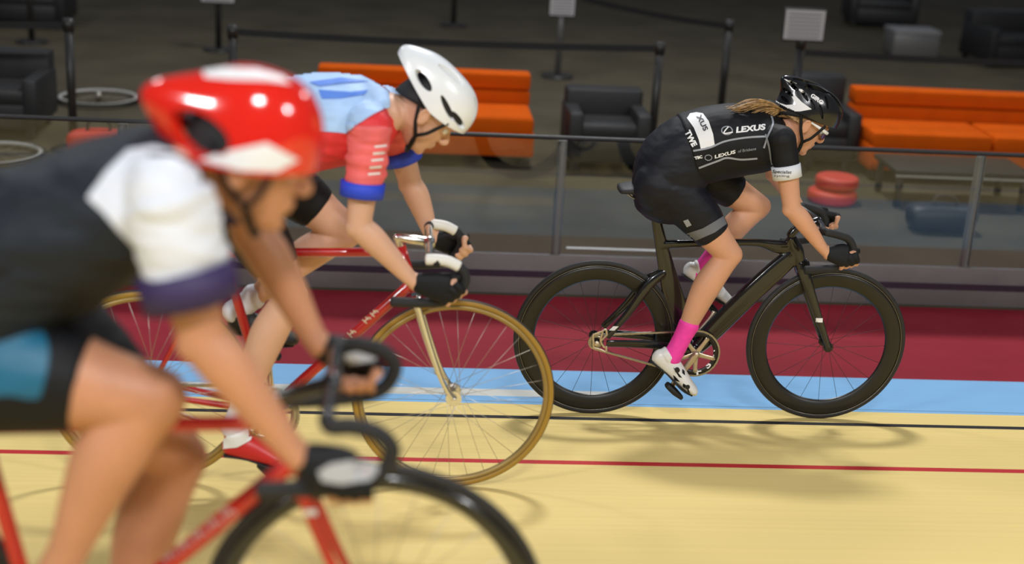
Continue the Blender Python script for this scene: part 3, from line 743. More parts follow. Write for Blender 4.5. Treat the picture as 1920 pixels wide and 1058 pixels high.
    for S, s in (('n', -1), ('f', 1)):
        c = tor[-2][0]; tube(sb, [(c+Vector((0, s*.05, 0)), .076*k, .056*k), (c.lerp(J['sh'+S], .65)+Vector((0, 0, .004)), .068*k, .056*k), (J['sh'+S], .059*ak, .059*ak)], n=18, sub=4, lat=Vector((.3, 0, 1)))
        if cfg.get('sleeve_sep'): continue
        limb(sb, J['sh'+S], J['el'+S], prof_scale(UARM, ak, .006, 0, cfg['sleeve']), FWD, cap=.1)
    shirt = part('jersey', sb, cfg['jersey'], root, voxel=.0045, iters=4)
    if cfg.get('wr'): wrinkle(shirt, cfg['wr'], (9, 9, 26))
    slv = {}
    if cfg.get('sleeve_sep'):
        for S, s in (('n', -1), ('f', 1)):
            e = bmesh.new(); limb(e, J['sh'+S], J['el'+S], [(t, o, a+cfg.get('slv_add', .008), b+cfg.get('slv_add', .008)) for t, o, a, b in prof_scale(UARM, ak, 0, 0, cfg['sleeve'])], FWD, cap=.1)
            ball(e, J['sh'+S].lerp(tor[-2][0], .18), .062*k); slv[S] = part('sleeve', e, cfg['sleeve_sep'], root, voxel=.0045, iters=3); wrinkle(slv[S], cfg['wr']*1.5, (7, 7, 30), seed=3)
    for S in 'nf':   # cuffs
        if cfg.get('cuff'):
            a, b = J['sh'+S], J['el'+S]; t1 = cfg['sleeve']; e = bmesh.new(); w1 = prof_scale(UARM, ak, .0085+cfg.get('cuff_add', 0), 0, t1)[-1]
            w0_ = cfg.get('cuff_len', .035)/(b-a).length
            tube(e, [(a.lerp(b, t1-w0_*.9), w1[2]+.001, w1[3]+.001), (a.lerp(b, t1+w0_*.35), w1[2], w1[3])], n=28, sub=1, cap=.05); part('cuff', e, cfg['cuff'], shirt if not slv else slv[S])
    # shorts
    sb = bmesh.new()
    tube(sb, [(c, r+.005, w_+.005) for c, r, w_ in tor[:cfg.get('shorts_to', 4)]], n=36, sub=5, cap=.7, flat=.92)
    for S, s in (('n', -1), ('f', 1)):
        limb(sb, J['hip'+S], J['knee'+S], prof_scale(THIGH, lk, .005, 0, cfg['short_len']), Vector((.3, 0, 1)), cap=.1)
        ball(sb, J['hip'+S]+Vector((-.03, -s*.005, .0)), (.111*lk, .097*lk, .111*lk))
    shorts = part('shorts', sb, cfg['shorts'], root, voxel=.0045, iters=12)
    wrinkle(shorts, .0022, (12, 12, 30), seed=8)
    shoes = {}
    for S, s in (('n', -1), ('f', 1)):
        if cfg.get('sock'):
            e = bmesh.new(); limb(e, J['knee'+S], J['ank'+S], [(t, o, a*lk+.003, b*lk+.003) for t, o, a, b in ((cfg['sock_from'], -.002, .041, .039), (.82, 0, .036, .034), (.95, .002, .036, .033), (1.04, .002, .038, .034))], FWD)
            ball(e, J['ank'+S], .036*lk); part('sock', e, cfg['sock'], root, voxel=.003, iters=2)
        e = bmesh.new(); A = J['ank'+S]; he = q(cfg['heel'+S], s*.115*k); to = q(cfg['toe'+S], s*.118*k); fd = (to-he).normalized(); up = Vector((-fd.z, 0, fd.x))
        if up.dot(A-he) < 0: up = -up
        L = (to-he).length
        st = [(he+up*.034+fd*.020, .034, .030), (he+fd*L*.28+up*.040, .042, .034), (he+fd*L*.5+up*.034, .036, .038), (he+fd*L*.72+up*.026, .027, .044), (he+fd*L*.90+up*.021, .020, .038), (to+up*.017-fd*.015, .014, .026)]
        tube(e, st, n=22, sub=4, cap=.8); tube(e, [(he+up*.05+fd*.045, .040, .036), (A.lerp(he+up*.06+fd*.04, .45)-ds*.0, .041*lk, .037*lk)], n=20, sub=1, cap=.2)
        sh = part('shoe', e, cfg['shoe'+S] if ('shoe'+S) in cfg else cfg['shoe'], root, voxel=.0035, iters=3); shoes[S] = sh
        e = bmesh.new(); tube(e, [(he+fd*.012-up*.0, .005, .026), (he+fd*L*.35+up*.006, .006, .028), (he+fd*L*.7-up*.002, .006, .043), (to-fd*.02+up*.004, .005, .026)], n=16, sub=4, cap=.8); part('sole', e, cfg.get('sole', RUBBER), sh)
        # closures
        if cfg.get('dials'):
            for t_, h_ in ((.40, .055), (.72, .030)):
                e = bmesh.new(); c = he+fd*L*t_+up*(h_-.006)+Vector((0, s*.034, 0)); cyl(e, c, c+Vector((0, s*.010, 0)), .010, 16); part('dial', e, RUBBER, sh, smooth=False)
    return root, dict(body=body, shirt=shirt, shorts=shorts, shoes=shoes, M=M, J=J, tor=tor, slv=slv)
def helmet(root, M, m_shell, style, k=1.0):
    q = lambda x, y, z: M @ Vector((x*k, y*k, z*k))
    # front x, rear x, half width, rim z front / side / rear, crown z, rear peak: reach and elevation angle
    H_ = dict(road=(.128, .128, .098, .048, .024, .000, .146, .062, .70), white=(.128, .168, .094, .036, .012, .050, .146, .024, .25), aero=(.122, .120, .098, .014, -.006, -.034, .152, .082, .50))[style]
    def shell(inner):
        fx, rx, hw, zf, zs, zr, top, pk, pu = H_
        if inner: fx -= .012; rx = .108; hw -= .012; top -= .012; zf -= .002; zs -= .004; zr = -.030; pk = 0
        bm = bmesh.new(); n = 64; rows = []
        for t in range(19):
            u = t/18*PI/2*.97; row = []
            for j in range(n):
                a = 2*PI*j/n; ca, sa = math.cos(a), math.sin(a)
                rimz = zs+(zf-zs)*max(ca, 0)**1.3+(zr-zs)*max(-ca, 0)**1.3
                cu = math.cos(u)**.72; lx = fx if ca > 0 else rx
                x = -.004+lx*ca*cu; y = hw*sa*cu
                if ca < 0:
                    g = math.exp(-((u-pu)/.36)**2)*(-ca)**3; x -= pk*g; y *= 1-.25*(g if pk > .03 else 0)
                z = rimz+(top-rimz)*math.sin(u)**.95
                row.append(bm.verts.new(q(x, y, z)))
            rows.append(row)
        for a, b in zip(rows, rows[1:]):
            for j in range(n): bm.faces.new((a[j], a[(j+1) % n], b[(j+1) % n], b[j]))
        bm.faces.new(rows[-1]); return bm
    outer = part('helmet', shell(False), m_shell, root, solid=.018*k)
    # cut the vents
    cb = bmesh.new(); R3 = M.to_3x3()
    if style == 'road':
        V = [(.04, y, .130, .085, .0075, .03, .12) for y in (-.020, .020)]+[(-.09, y, .125, .06, .0085, .03, -.55) for y in (-.022, .022)]
        for s in (-1, 1):
            V += [(.045, s*.045, .112, .060, .012, .030, .35), (-.045, s*.050, .118, .050, .013, .030, -.25)]
        bo = bvh_of([outer]); Mi = M.inverted()
        for px, py, ln, hh, tw in ((1471, 186, .024, .0065, .10), (1486, 160, .040, .0080, .25), (1476, 172, .030, .0070, .05), (1509, 180, .026, .0065, .45), (1524, 196, .022, .006, .6), (1540, 210, .030, .0065, .75), (1550, 192, .026, .006, .8), (1520, 165, .030, .006, .35)):
            h_ = bo.ray_cast(CAM_LOC, raydir(px, py))[0]
            if h_ is None: continue
            l_ = (Mi @ h_)/k; V += [(l_.x, l_.y, l_.z, ln, .028, hh, tw), (l_.x, -l_.y, l_.z, ln, .028, hh, tw)]
    elif style == 'white': V = [(.07, y, .10, .045, .009, .03, .5) for y in (-.03, 0, .03)]+[(.075, s*.07, .055, .045, .03, .010, .2) for s in (-1, 1)]+[(-.04, s*.05, .125, .05, .010, .03, -.2) for s in (-1, 1)]+[(.02, s*.088, .058, .045, .03, .009, .30) for s in (-1, 1)]+[(-.085, s*.075, .060, .04, .03, .014, .1) for s in (-1, 1)]+[(-.13, 0, .075, .03, .05, .016, .3)]
    else: V = [(.10, y, .085, .035, .010, .02, .9) for y in (-.03, .03)]+[(.09, 0, .09, .04, .008, .03, .8)]+[(-.085, s*.075, .034, .062, .05, .030, .10) for s in (-1, 1)]
    for (x, y, z, a, b, c, tw) in V: ball(cb, q(x, y, z), (a*k, b*k, c*k), rot=R3 @ Matrix.Rotation(tw, 3, 'Y'), n=10)
    me = bpy.data.meshes.new('c'); off = offs(root); bmesh.ops.translate(cb, verts=cb.verts[:], vec=-off); cb.to_mesh(me); cb.free()
    mt_ = 1
    co = bpy.data.objects.new('c', me); C.objects.link(co); co.location = off
    rm = co.modifiers.new('r', 'REMESH'); rm.mode = 'VOXEL'; rm.voxel_size = .0025
    q_ = co.modifiers.new('q', 'SMOOTH'); q_.iterations = 2
    b = outer.modifiers.new('b', 'BOOLEAN'); b.operation = 'DIFFERENCE'; b.object = co; b.solver = 'EXACT'; b.use_self = False
    bpy.context.view_layer.update(); dg = bpy.context.evaluated_depsgraph_get()
    me2 = bpy.data.meshes.new_from_object(outer.evaluated_get(dg), depsgraph=dg); outer.modifiers.clear(); outer.data = me2
    me2.materials.clear(); me2.materials.append(m_shell); bpy.data.objects.remove(co)
    me2.set_sharp_from_angle(angle=.9)
    inner = part('helmet_liner', shell(True), FOAM, outer, solid=.008*k)
    # chin straps
    bmx = bmesh.new()
    for s in (-1, 1):
        for a in ((.055, .030), (-.060, .030)):
            tube(bmx, [(q(a[0], s*.082, a[1]), .006, .0015), (q(a[0]*.45+.012, s*.083, -.035), .006, .0015), (q(.022, s*.070, -.072), .006, .0015), (q(.045, s*.030, -.124), .006, .0015), (q(.048, 0, -.130), .006, .0015)], n=8, sub=5, cap=.3, lat=M.to_3x3() @ Vector((0, 1, 0)))
    part('chin_strap', bmx, BLK, outer)
    return outer

# ---- leading rider (right)
r1, d1 = rider('person', 'rider in black kit and black helmet with pink socks, on the leading black bicycle', dict(
    x=(X1r+X1f)/2, Y=Y1, wr=.0015, k=.97, legk=1.0, armk=.97, skin=SKIN1, jersey=BLK, shorts=NAVY, glove=BLK, sleeve=.50, cuff=WHITE, cuff_len=.040, cuff_add=.005,
    torso=[((1193, 350), (1300, 400), .150), ((1200, 285), (1318, 352), .168), ((1243, 238), (1335, 325), .158), ((1310, 211), (1368, 325), .148), ((1370, 203), (1405, 320), .162), ((1428, 208), (1440, 312), .165), ((1464, 222), (1478, 285), .085)],
    shirt_from=2, shorts_to=4, hipn=(1254, 350), hipf=(1262, 300), kneen=(1366, 478), kneef=(1420, 388), ankn=(1262, 664), ankf=(1312, 508), toen=(1301, 746), heeln=(1217, 674), toef=(1370, 578), heelf=(1276, 512),
    shn=(1466, 262), shf=(1440, 212), eln=(1485, 392), elf=(1452, 326), wrn=(1549, 474), wrf=(1508, 402),
    head=(1507, 226), pitch=.52, hk=.97, gripn=((1587, 486), (.75, 0, .25), (-.1, 1, .5)), gripf=((1550, 418), (.75, 0, .25), (-.1, 1, .5)),
    short_len=.72, sock=PINK, sock_from=.70, shoe=SHOEW, sole=RUBBER, dials=True, mouth=.004))
bj = bvh_of([d1['shirt']]); bs = bvh_of([d1['shorts']])
SH = d1['shirt']
print_poly('white_panel', [(1288, 222), (1294, 213), (1306, 211), (1318, 213), (1329, 228), (1337, 252), (1340, 273), (1326, 276), (1314, 280), (1310, 262), (1301, 240)], bj, LOGO, SH, label='white band across the lower back')
print_line('piping', [[(1300, 283), (1330, 277), (1360, 265), (1400, 258), (1437, 256)], [(1446, 218), (1449, 235), (1440, 256), (1432, 278)], [(1310, 315), (1345, 302), (1363, 296), (1390, 299), (1420, 297)]], 3.4, bj, PIPE, SH)
print_line('piping', [[(1436, 252), (1443, 275), (1447, 308)]], 3.6, bj, PIPE, SH, lift=.003)
print_text('LEXUS', (1380, 249), (1436, 243), 10, bj, LOGO, SH, bold=.045, shear=.15, step=3)
def oval(cx, cy, a, b, ang=0, n=28): return [(cx+a*math.cos(2*PI*i/n)*math.cos(ang)-b*math.sin(2*PI*i/n)*math.sin(ang), cy+a*math.cos(2*PI*i/n)*math.sin(ang)+b*math.sin(2*PI*i/n)*math.cos(ang)) for i in range(n)]
print_line('emblem', [oval(1363, 245, 10, 7.5)[::3]], 2.0, bj, PIPE, SH, closed=True, lift=.0022)
print_line('emblem', [[(1366, 238), (1357, 250), (1374, 248)]], 2.2, bj, LOGO, SH, lift=.003)
print_text('LEXUS', (1340, 297), (1380, 287), 6, bj, LOGO, SH, bold=.03, shear=.15, step=3)
print_text('of Brisbane', (1384, 286), (1418, 281), 5, bj, PIPE, SH, bold=.0, shear=.2, step=3)
print_line('emblem', [oval(1328, 295.5, 6.5, 5)[::3]], 1.4, bj, PIPE, SH, closed=True, lift=.0022)
print_text('TBC', (1303, 299), (1317, 296), 5, bj, LOGO, SH, bold=.05, step=3)
print_text('XUS', (1306, 219), (1320, 247), 9, bj, DKPRINT, SH, bold=.03, step=3, lift=.0036)
print_text('TWE', (1285, 248), (1299, 276), 9, bj, LOGO, SH, bold=.05, step=3, lift=.004)
cf = [o for o in SH.children if o.name.startswith('cuff')]; bc = bvh_of(cf)
print_text('Specialist', (1449, 324), (1484, 326), 6, bc, DKPRINT, cf[0], bold=.01, shear=.2, step=3)
print_text('cycling', (1452, 331), (1480, 332), 4, bc, DKPRINT, cf[0], bold=0, step=3)
print_poly('hem_band', [(1263, 437), (1290, 437), (1318, 428), (1342, 414), (1356, 405), (1362, 420), (1340, 436), (1305, 451), (1272, 452)], bs, GREYF, d1['shorts'], smooth_pts=False)
print_poly('tab', [(1281, 414), (1290, 411), (1297, 422), (1288, 426)], bs, PIPE, d1['shorts'])
bsh = bvh_of([d1['shoes']['n']])
for pts in ([(1262, 689), (1266, 692), (1279, 709), (1273, 707)], [(1262, 703), (1266, 706), (1275, 716), (1265, 713)], [(1279, 692), (1283, 696), (1284, 704), (1279, 700)], [(1281, 719), (1286, 722), (1284, 728), (1280, 724)], [(1288, 728), (1291, 730), (1294, 737), (1290, 735)]):
    print_poly('vent_patch', pts, bsh, BLK, d1['shoes']['n'], step=4)
h1 = helmet(r1, d1['M'], HELB, 'road', 1.02); bh = bvh_of([h1])
print_poly('white_stripe', [(1452, 186), (1462, 193), (1474, 197), (1492, 196), (1484, 180), (1490, 178), (1504, 192), (1522, 205), (1500, 209), (1478, 209), (1464, 203)], bh, LOGO, h1, step=1.8)
print_poly('white_stripe', [(1470, 148), (1482, 151), (1494, 157), (1491, 160), (1480, 156)], bh, LOGO, h1, step=4)
print_poly('white_stripe', [(1494, 166), (1504, 168), (1514, 178), (1510, 180)], bh, LOGO, h1, step=4)
print_text('GIRO', (1519, 181), (1541, 197), 7, bh, LOGO, h1, bold=.05, step=3)
# sunglasses
Mh = d1['M']; gq = lambda x, y, z: Mh @ Vector((x*.97, y*.97, z*.97)); bm = bmesh.new()
for s in (-1, 1): tube(bm, [(gq(.0, s*.084, .012), .004, .002), (gq(.05, s*.084, .012), .006, .0025), (gq(.085, s*.068, .010), .007, .0025), (gq(.106, s*.03, .010), .005, .002), (gq(.107, 0, .012), .003, .002)], n=8, sub=4, lat=Mh.to_3x3() @ Vector((0, 1, 0)))
gl = part('sunglasses', bm, LOGO, r1)
for s in (-1, 1):
    bm = bmesh.new(); n = 8; g = []
    for i in range(7):
        for j in range(5):
            t = i/6; y = s*(.008+.056*t); x = .108-.030*t**2.2; z = .011-.040*(j/4)*(1-.35*t)*(1 if i else .7); g.append(bm.verts.new(gq(x, y, z)))
    for i in range(6):
        for j in range(4): bm.faces.new((g[i*5+j], g[i*5+j+1], g[i*5+j+6], g[i*5+j+5]))
    part('lens', bm, LENS, gl, solid=.002)
# hair: cap under the helmet and a ponytail lying on the back
rnd = random.Random(3); bm = bmesh.new()
hq = lambda x, y, z: Mh @ Vector((x, y, z))
for i in range(60):
    a = rnd.uniform(-1.9, 1.9); c = lambda ang, z, r: hq(-.012-r*1.12*math.cos(ang)*1.0, r*.92*math.sin(ang), z)
    z0 = .035-.006*abs(a); r = .079+rnd.uniform(0, .004); z1_ = -.045+(.07 if abs(a) > 1.15 else .02*abs(a))
    tube(bm, [(c(a, z0, r), .004), (c(a*.9, (z0+z1_)/2, r), .005), (c(a*.6, z1_, r-.004), .004)], n=6, sub=3)
part('hair', bm, HAIR, r1)
base = [(1466, 205), (1448, 194), (1425, 187), (1400, 188), (1376, 196), (1360, 201)]
base2 = [(1466, 210), (1455, 214), (1447, 222), (1438, 230), (1430, 233), (1424, 228)]
for part_ in range(1):
    bm = bmesh.new()
    for i in range(230):
        u = rnd.random()**.8; yo = rnd.uniform(-.05, .03); pts = []; wob = rnd.uniform(0, 6)
        for j, (a, b) in enumerate(zip(base, base2)):
            t = j/5; e = math.sin(wob+t*7)*3*t
            pts.append((P(a[0]+(b[0]-a[0])*u+rnd.uniform(-1.5, 1.5), a[1]+(b[1]-a[1])*u+e, Y1-.03+yo*min(1, t*1.8)+.02*u-.035*u*t), .0030*(1-.7*t)))
        tube(bm, pts, n=5, sub=3, cap=.8)
    part('ponytail', bm, HAIR, r1)
bm = bmesh.new()
for i in range(70):   # hair swept back from the ears to the tie
    a0 = rnd.uniform(.0, 1.25); s_ = -1 if i % 4 else 1
    p0 = hq(.01-.085*math.sin(a0*.9), s_*(.079*math.cos(a0*.8)), .030-.045*rnd.random()); p1 = P(1464+rnd.uniform(-2, 2), 208+rnd.uniform(-3, 3), Y1-.02)
    mid = p0.lerp(p1, .5)+Vector((0, s_*.018, .0))
    tube(bm, [(p0, .0035), (mid, .0035), (p1, .003)], n=5, sub=3)
part('hair', bm, HAIR, r1)
bm = bmesh.new(); tc_ = P(1464, 209, Y1-.02)
for k_ in range(3): torus(bm, tc_+Vector((k_*.004-.004, 0, 0)), [(.014, .003), (.014, -.003), (.010, -.003), (.010, .003)], n=24)
part('hair_tie', bm, BLK, r1)

# ---- middle rider
r2, d2 = rider('person', 'rider in blue and red jersey and white helmet, head down in the middle', dict(
    x=(X2r+X2f)/2, Y=Y2, wr=.006, k=1.0, legk=1.0, armk=1.04, skin=SKIN2, jersey=REDF, shorts=BLK, glove=BLK, sleeve=.66, sleeve_sep=CORAL, slv_add=.014, cuff=BLUEP, cuff_len=.035, cuff_add=.014,
    torso=[((360, 330), (455, 430), .150), ((382, 255), (490, 375), .170), ((440, 195), (540, 335), .165), ((520, 158), (585, 318), .165), ((600, 146), (635, 305), .175), ((680, 150), (695, 290), .170), ((735, 168), (735, 250), .085)],
    hipn=(440, 385), hipf=(455, 300), kneen=(545, 555), kneef=(650, 435), ankn=(440, 795), ankf=(445, 580), toen=(560, 880), heeln=(415, 850), toef=(560, 650), heelf=(425, 620),
    shn=(692, 235), shf=(722, 196), eln=(672, 425), elf=(770, 345), wrn=(775, 528), wrf=(812, 448),
    head=(802, 207), pitch=.80, hk=1.0, gripn=((845, 545), (.6, 0, .5), (.2, 1, .5)), gripf=((858, 467), (.6, 0, .5), (.2, 1, .5)),
    short_len=.70, sock=WHITE, sock_from=.84, shoe=SHOER, shoef=RUBBER))
bj = bvh_of([d2['shirt'], d2['slv']['n']]); SH = d2['shirt']; bj2 = bvh_of([d2['shirt']])
print_poly('blue_yoke', [(400, 235), (450, 192), (525, 140), (600, 130), (680, 134), (745, 155), (750, 192), (700, 215), (668, 236), (650, 250), (600, 246), (565, 222), (500, 235), (430, 270)], bj, LTBLUE, SH, step=2.2, lift=.005, label='light blue back panel')
print_poly('print_block', [(598, 172), (660, 176), (688, 172), (680, 180), (640, 188), (604, 188)], bj2, MIDBLUE, SH, lift=.0085)
print_poly('print_block', [(580, 158), (640, 150), (690, 156), (640, 160), (600, 165)], bj2, MIDBLUE, SH, lift=.0085)
sl = d2['slv']['n']; bl2 = bvh_of([sl])
print_text('UNITED', (690, 336), (716, 262), 16, bl2, LOGO, sl, bold=.02, step=4) if False else None
for i in range(5):
    y = 275+i*13; print_line('print_mark', [[(702-i*3, y), (724-i*3, y-2)]], 4, bl2, LOGO, sl)
h2 = helmet(r2, d2['M'], HELW, 'white', 1.03)
bsh = bvh_of([d2['shoes']['n']])
print_poly('heel_patch', [(412, 800), (440, 802), (476, 808), (470, 826), (445, 838), (418, 842), (405, 830)], bsh, SHOEW, d2['shoes']['n'], step=5, lift=.003, label='white heel patch')
# ---- nearest rider
r3, d3 = rider('person', 'nearest rider in dark jersey with white sleeves and glossy red helmet', dict(
    x=(X3r+X3f)/2, Y=Y3, wr=.007, k=1.03, legk=1.06, armk=1.05, skin=SKIN3, jersey=DKNAVY, shorts=BLK, glove=BLK, sleeve=.66, sleeve_sep=WHITE, slv_add=.020, cuff=PURPLE, cuff_len=.045, cuff_add=.026,
    torso=[((-230, 700), (-60, 800), .150), ((-210, 540), (0, 700), .172), ((-120, 425), (80, 615), .168), ((0, 338), (170, 565), .165), ((130, 288), (270, 505), .178), ((262, 246), (350, 432), .178), ((345, 232), (385, 360), .09)],
    hipn=(-60, 700), hipf=(-10, 540), kneen=(285, 748), kneef=(330, 860), ankn=(95, 1090), ankf=(215, 1260), toen=(265, 1190), heeln=(60, 1150), toef=(310, 1330), heelf=(150, 1340),
    shn=(312, 372), shf=(400, 250), eln=(380, 640), elf=(475, 440), wrn=(560, 858), wrf=(598, 648),
    head=(466, 292), pitch=.26, hk=1.0, gripn=((655, 905), (1, 0, .05), (.0, 1, .6)), gripf=((665, 704), (1, 0, .05), (.0, 1, .6)),
    short_len=.62, sock=None, shoe=SHOEW))
bs3 = bvh_of([d3['shorts']])
bj = bvh_of([d3['shirt']])
print_poly('white_side_panel', [(166, 372), (200, 325), (240, 284), (290, 276), (345, 290), (372, 330), (372, 420), (330, 480), (285, 500), (240, 450), (205, 410)], bj, WHITE, d3['shirt'], step=7, lift=.004)
print_poly('teal_panel', [(-40, 640), (20, 625), (75, 620), (92, 660), (80, 730), (66, 748), (20, 742), (-30, 735)], bs3, TEAL, d3['shorts'], step=8, smooth_pts=True)
h3 = helmet(r3, d3['M'], HELR, 'aero', 1.02); bh = bvh_of([h3])
print_poly('white_stripe', [(380, 134), (420, 128), (480, 130), (530, 145), (545, 158), (500, 152), (430, 150), (385, 146)], bh, LOGO, h3, step=6)
print_poly('white_stripe', [(372, 300), (420, 285), (500, 268), (560, 300), (520, 322), (450, 320)], bh, LOGO, h3, step=6)

gv = [o for o in r3.children if o.name.startswith('glove')]
for pts in ([(596, 884), (620, 870), (660, 864), (706, 872), (716, 888), (690, 902), (640, 908), (604, 902)], [(645, 664), (700, 656), (722, 664), (700, 678), (655, 682)]):
    bg = bvh_of(gv); print_poly('back_panel', pts, bg, mat('pale_grey_mesh', (.42, .42, .42, 1), .7), gv[0] if pts[0][1] > 700 else gv[1], step=5, lift=.003)

# ------------------------------------------------------------------ the infield behind the fence
ORANGE = mat('orange_upholstery', (.56, .085, .002, 1), .85, spec=.1, bump=.2, bscale=60, var=.06, vscale=5)
BLKSEAT = mat('black_vinyl', (.014, .014, .014, 1), .5)
POLE = mat('dark_stanchion', (.03, .028, .026, 1), .4, metal=.3)
GPOLE = mat('grey_stanchion', (.16, .155, .15, 1), .4, metal=.3)
PAPER = mat('printed_sheet', (.46, .44, .44, 1), .7); PRL = mat('print_grey', (.16, .15, .16, 1), .7)
BELT = mat('black_belt_webbing', (.008, .008, .008, 1), .7)
REDC = mat('red_vinyl', (.60, .045, .03, 1), .5)
WRIM = mat('white_rim', (.42, .41, .38, 1), .4)
def sofa(label, x0, x1, y, ang, m_, cat='sofa', name='sofa', D=.78, H=.60, seams=2, group=None):
    W = abs(x1-x0); t = thing(name, label, cat, ((x0+x1)/2, y+D/2, FZ), group); t.rotation_euler = (0, 0, ang)
    lp = lambda nm, c, s, mm=m_, bv=.02: None
    def add(nm, boxes, mm, bv):
        bm = bmesh.new()
        for c, s in boxes: box(bm, c, s)
        return part(nm, bm, mm, t, smooth=False, bevel=bv, world=False)
    add('seat_base', [((0, 0, .17), (W-.02, D-.04, .18))], m_, .015)
    n = 2 if W > 1 else 1; cw = (W-.16)/n if n == 1 else (W-.02)/n
    for k in range(n): add('seat_cushion', [((-(n-1)*cw/2+k*cw, -.06, .31), (cw-.012, D-.16, .12))], m_, .03)
    bh = (H-.22)/(seams+1)
    add('backrest', [((0, D/2-.13, .22+bh*(k+.5)), (W-.02, .19, bh-.006)) for k in range(seams+1)], m_, .022)
    if n == 1:
        for s in (-1, 1): add('armrest', [((s*(W/2-.05), -.02, .27), (.11, D-.06, .36))], m_, .025)
    for sx in (-1, 1):
        for sy in (-1, 1): add('leg', [((sx*(W/2-.07), sy*(D/2-.09), .041), (.05, .05, .082))], POLE, .004)
    return t
sofa('long orange sofa behind the fence at the right edge', 3.50, 5.4, 4.62, -.005, ORANGE)
sofa('shorter orange sofa behind the white-helmeted rider', -.66, .98, 4.62, -.0, ORANGE)
def armchair(lab, px, py, w_=.72, H=.62, ang=0, D=.7):
    p = PF(px, py); return sofa(lab, p.x-w_/2, p.x+w_/2, p.y, ang, BLKSEAT, 'armchair', 'armchair', D=D, H=H, seams=0, group=None)
armchair('black boxy armchair between the two orange sofas, left of the leading rider', 1138, 328, w_=.6, H=.56, D=.62)
armchair('black armchair touching the left end of the long orange sofa', 1555, 322, w_=.42, H=.66)
armchair('black armchair at the far left edge of the infield', -15, 262, w_=.66, H=.58)
armchair('black armchair in the top right corner, the outer one', 1900, 130, w_=.8, H=.6, ang=.2)
armchair('black armchair near the top right corner, left of the outer one', 1660, 55, w_=.9, H=.5, ang=-.1)
armchair('black armchair in the top left corner beyond the barrier belt', 40, 55, w_=.9, H=.5)
def stanchion(label, base, h=.95, pm=POLE, sign=None, group=None):
    t = thing('barrier_post', label, 'barrier post', base, group)
    bm = bmesh.new(); tube(bm, [((0, 0, .004), .16), ((0, 0, .018), .16), ((0, 0, .035), .05)], n=32, sub=1, cap=.0); part('base', bm, POLE, t, world=False)
    bm = bmesh.new(); cyl(bm, Vector((0, 0, .02)), Vector((0, 0, h-.05)), .03, 20); part('pole', bm, pm, t, world=False)
    bm = bmesh.new(); cyl(bm, Vector((0, 0, h-.09)), Vector((0, 0, h)), .038, 20); part('belt_head', bm, POLE, t, world=False)
    if sign:
        w_, hh, z0 = sign; bm = bmesh.new(); box(bm, (0, -.03, z0+hh/2), (w_+.02, .014, hh+.03)); s = part('sign_frame', bm, POLE, t, smooth=False, bevel=.003, world=False)
        bm = bmesh.new(); box(bm, (0, -.0385, z0+hh/2), (w_, .003, hh)); sh = part('sheet', bm, PAPER, s, smooth=False, world=False)
        bm = bmesh.new(); n = int(hh/.028)
        for k in range(n): box(bm, (-.0, -.0405, z0+.02+k*.028), (w_*.82, .001, .009))
        pl = part('print_rows', bm, PRL, sh, smooth=False, world=False); pl['kind'] = 'stuff'
    return t
def ptop(px, py, h): 
    p = PF(px, py, FZ+h); return Vector((p.x, p.y, FZ))
s1 = ptop(1238, 84, .93); s2 = ptop(1506, 94, .93); s3 = ptop(436, 52, .93); s4 = ptop(128, 40, .93); s5 = ptop(1368, 42, .93)
s2.y = 4.92
stanchion('dark barrier post between the sofas, behind the leading rider\'s seat', s1)
stanchion('dark barrier post with a pale notice on top, above the black helmet', s2, sign=(.30, .22, 1.0), h=1.02)
stanchion('dark barrier post behind the red helmet, with the long belt\'s left end', s3)
stanchion('dark barrier post left of the red helmet', s4)
stanchion('dark barrier post further back, holding the low end of the slanting belt', s5)
f1, f2, f3, f4 = PF(1045, 145), PF(850, 48), PF(410, 95), PF(60, 80)
stanchion('grey barrier post carrying a tall white notice, above the left orange sofa', f1, pm=GPOLE, sign=(.24, .50, .62), h=.98)
stanchion('barrier post far back at the top centre', f2)
stanchion('barrier post carrying a white notice, above the red helmet', f3, sign=(.33, .24, .50), h=.98)
stanchion('barrier post far back at the top left', f4)
def belt(label, a, b, h0=.90, h1=.90, sag=.02):
    a = Vector(a)+Vector((0, 0, h0)); b = Vector(b)+Vector((0, 0, h1)); bm = bmesh.new()
    pts = [a.lerp(b, k/12)-Vector((0, 0, sag*4*(k/12)*(1-k/12))) for k in range(13)]; d = (b-a).normalized(); n_ = Vector((-d.y, d.x, 0)).normalized()*.0015
    rows = [[bm.verts.new(p+n_*s+Vector((0, 0, z))) for s, z in ((-1, -.024), (1, -.024), (1, .024), (-1, .024))] for p in pts]
    for r0, r1_ in zip(rows, rows[1:]):
        for j in range(4): bm.faces.new((r0[j], r0[(j+1) % 4], r1_[(j+1) % 4], r1_[j]))
    bm.faces.new(rows[0]); bm.faces.new(rows[-1])
    return tag(part('barrier_belt', bm, BELT, None, smooth=False), label, 'barrier belt')
belt('long black belt strung across the top, from the red helmet to past the white one', s3+Vector((.04, 0, 0)), s1-Vector((.04, 0, 0)))
belt('black belt running off right above the long orange sofa', s2+Vector((.04, 0, 0)), s2+Vector((2.6, .1, 0)))
belt('short black belt cut off by the left edge at the top', s4-Vector((.04, 0, 0)), s4+Vector((-2.0, -.05, 0)))
belt('slanting black belt at the top, falling to the right', ptop(1090, -14, .95), s5-Vector((.04, 0, 0)))
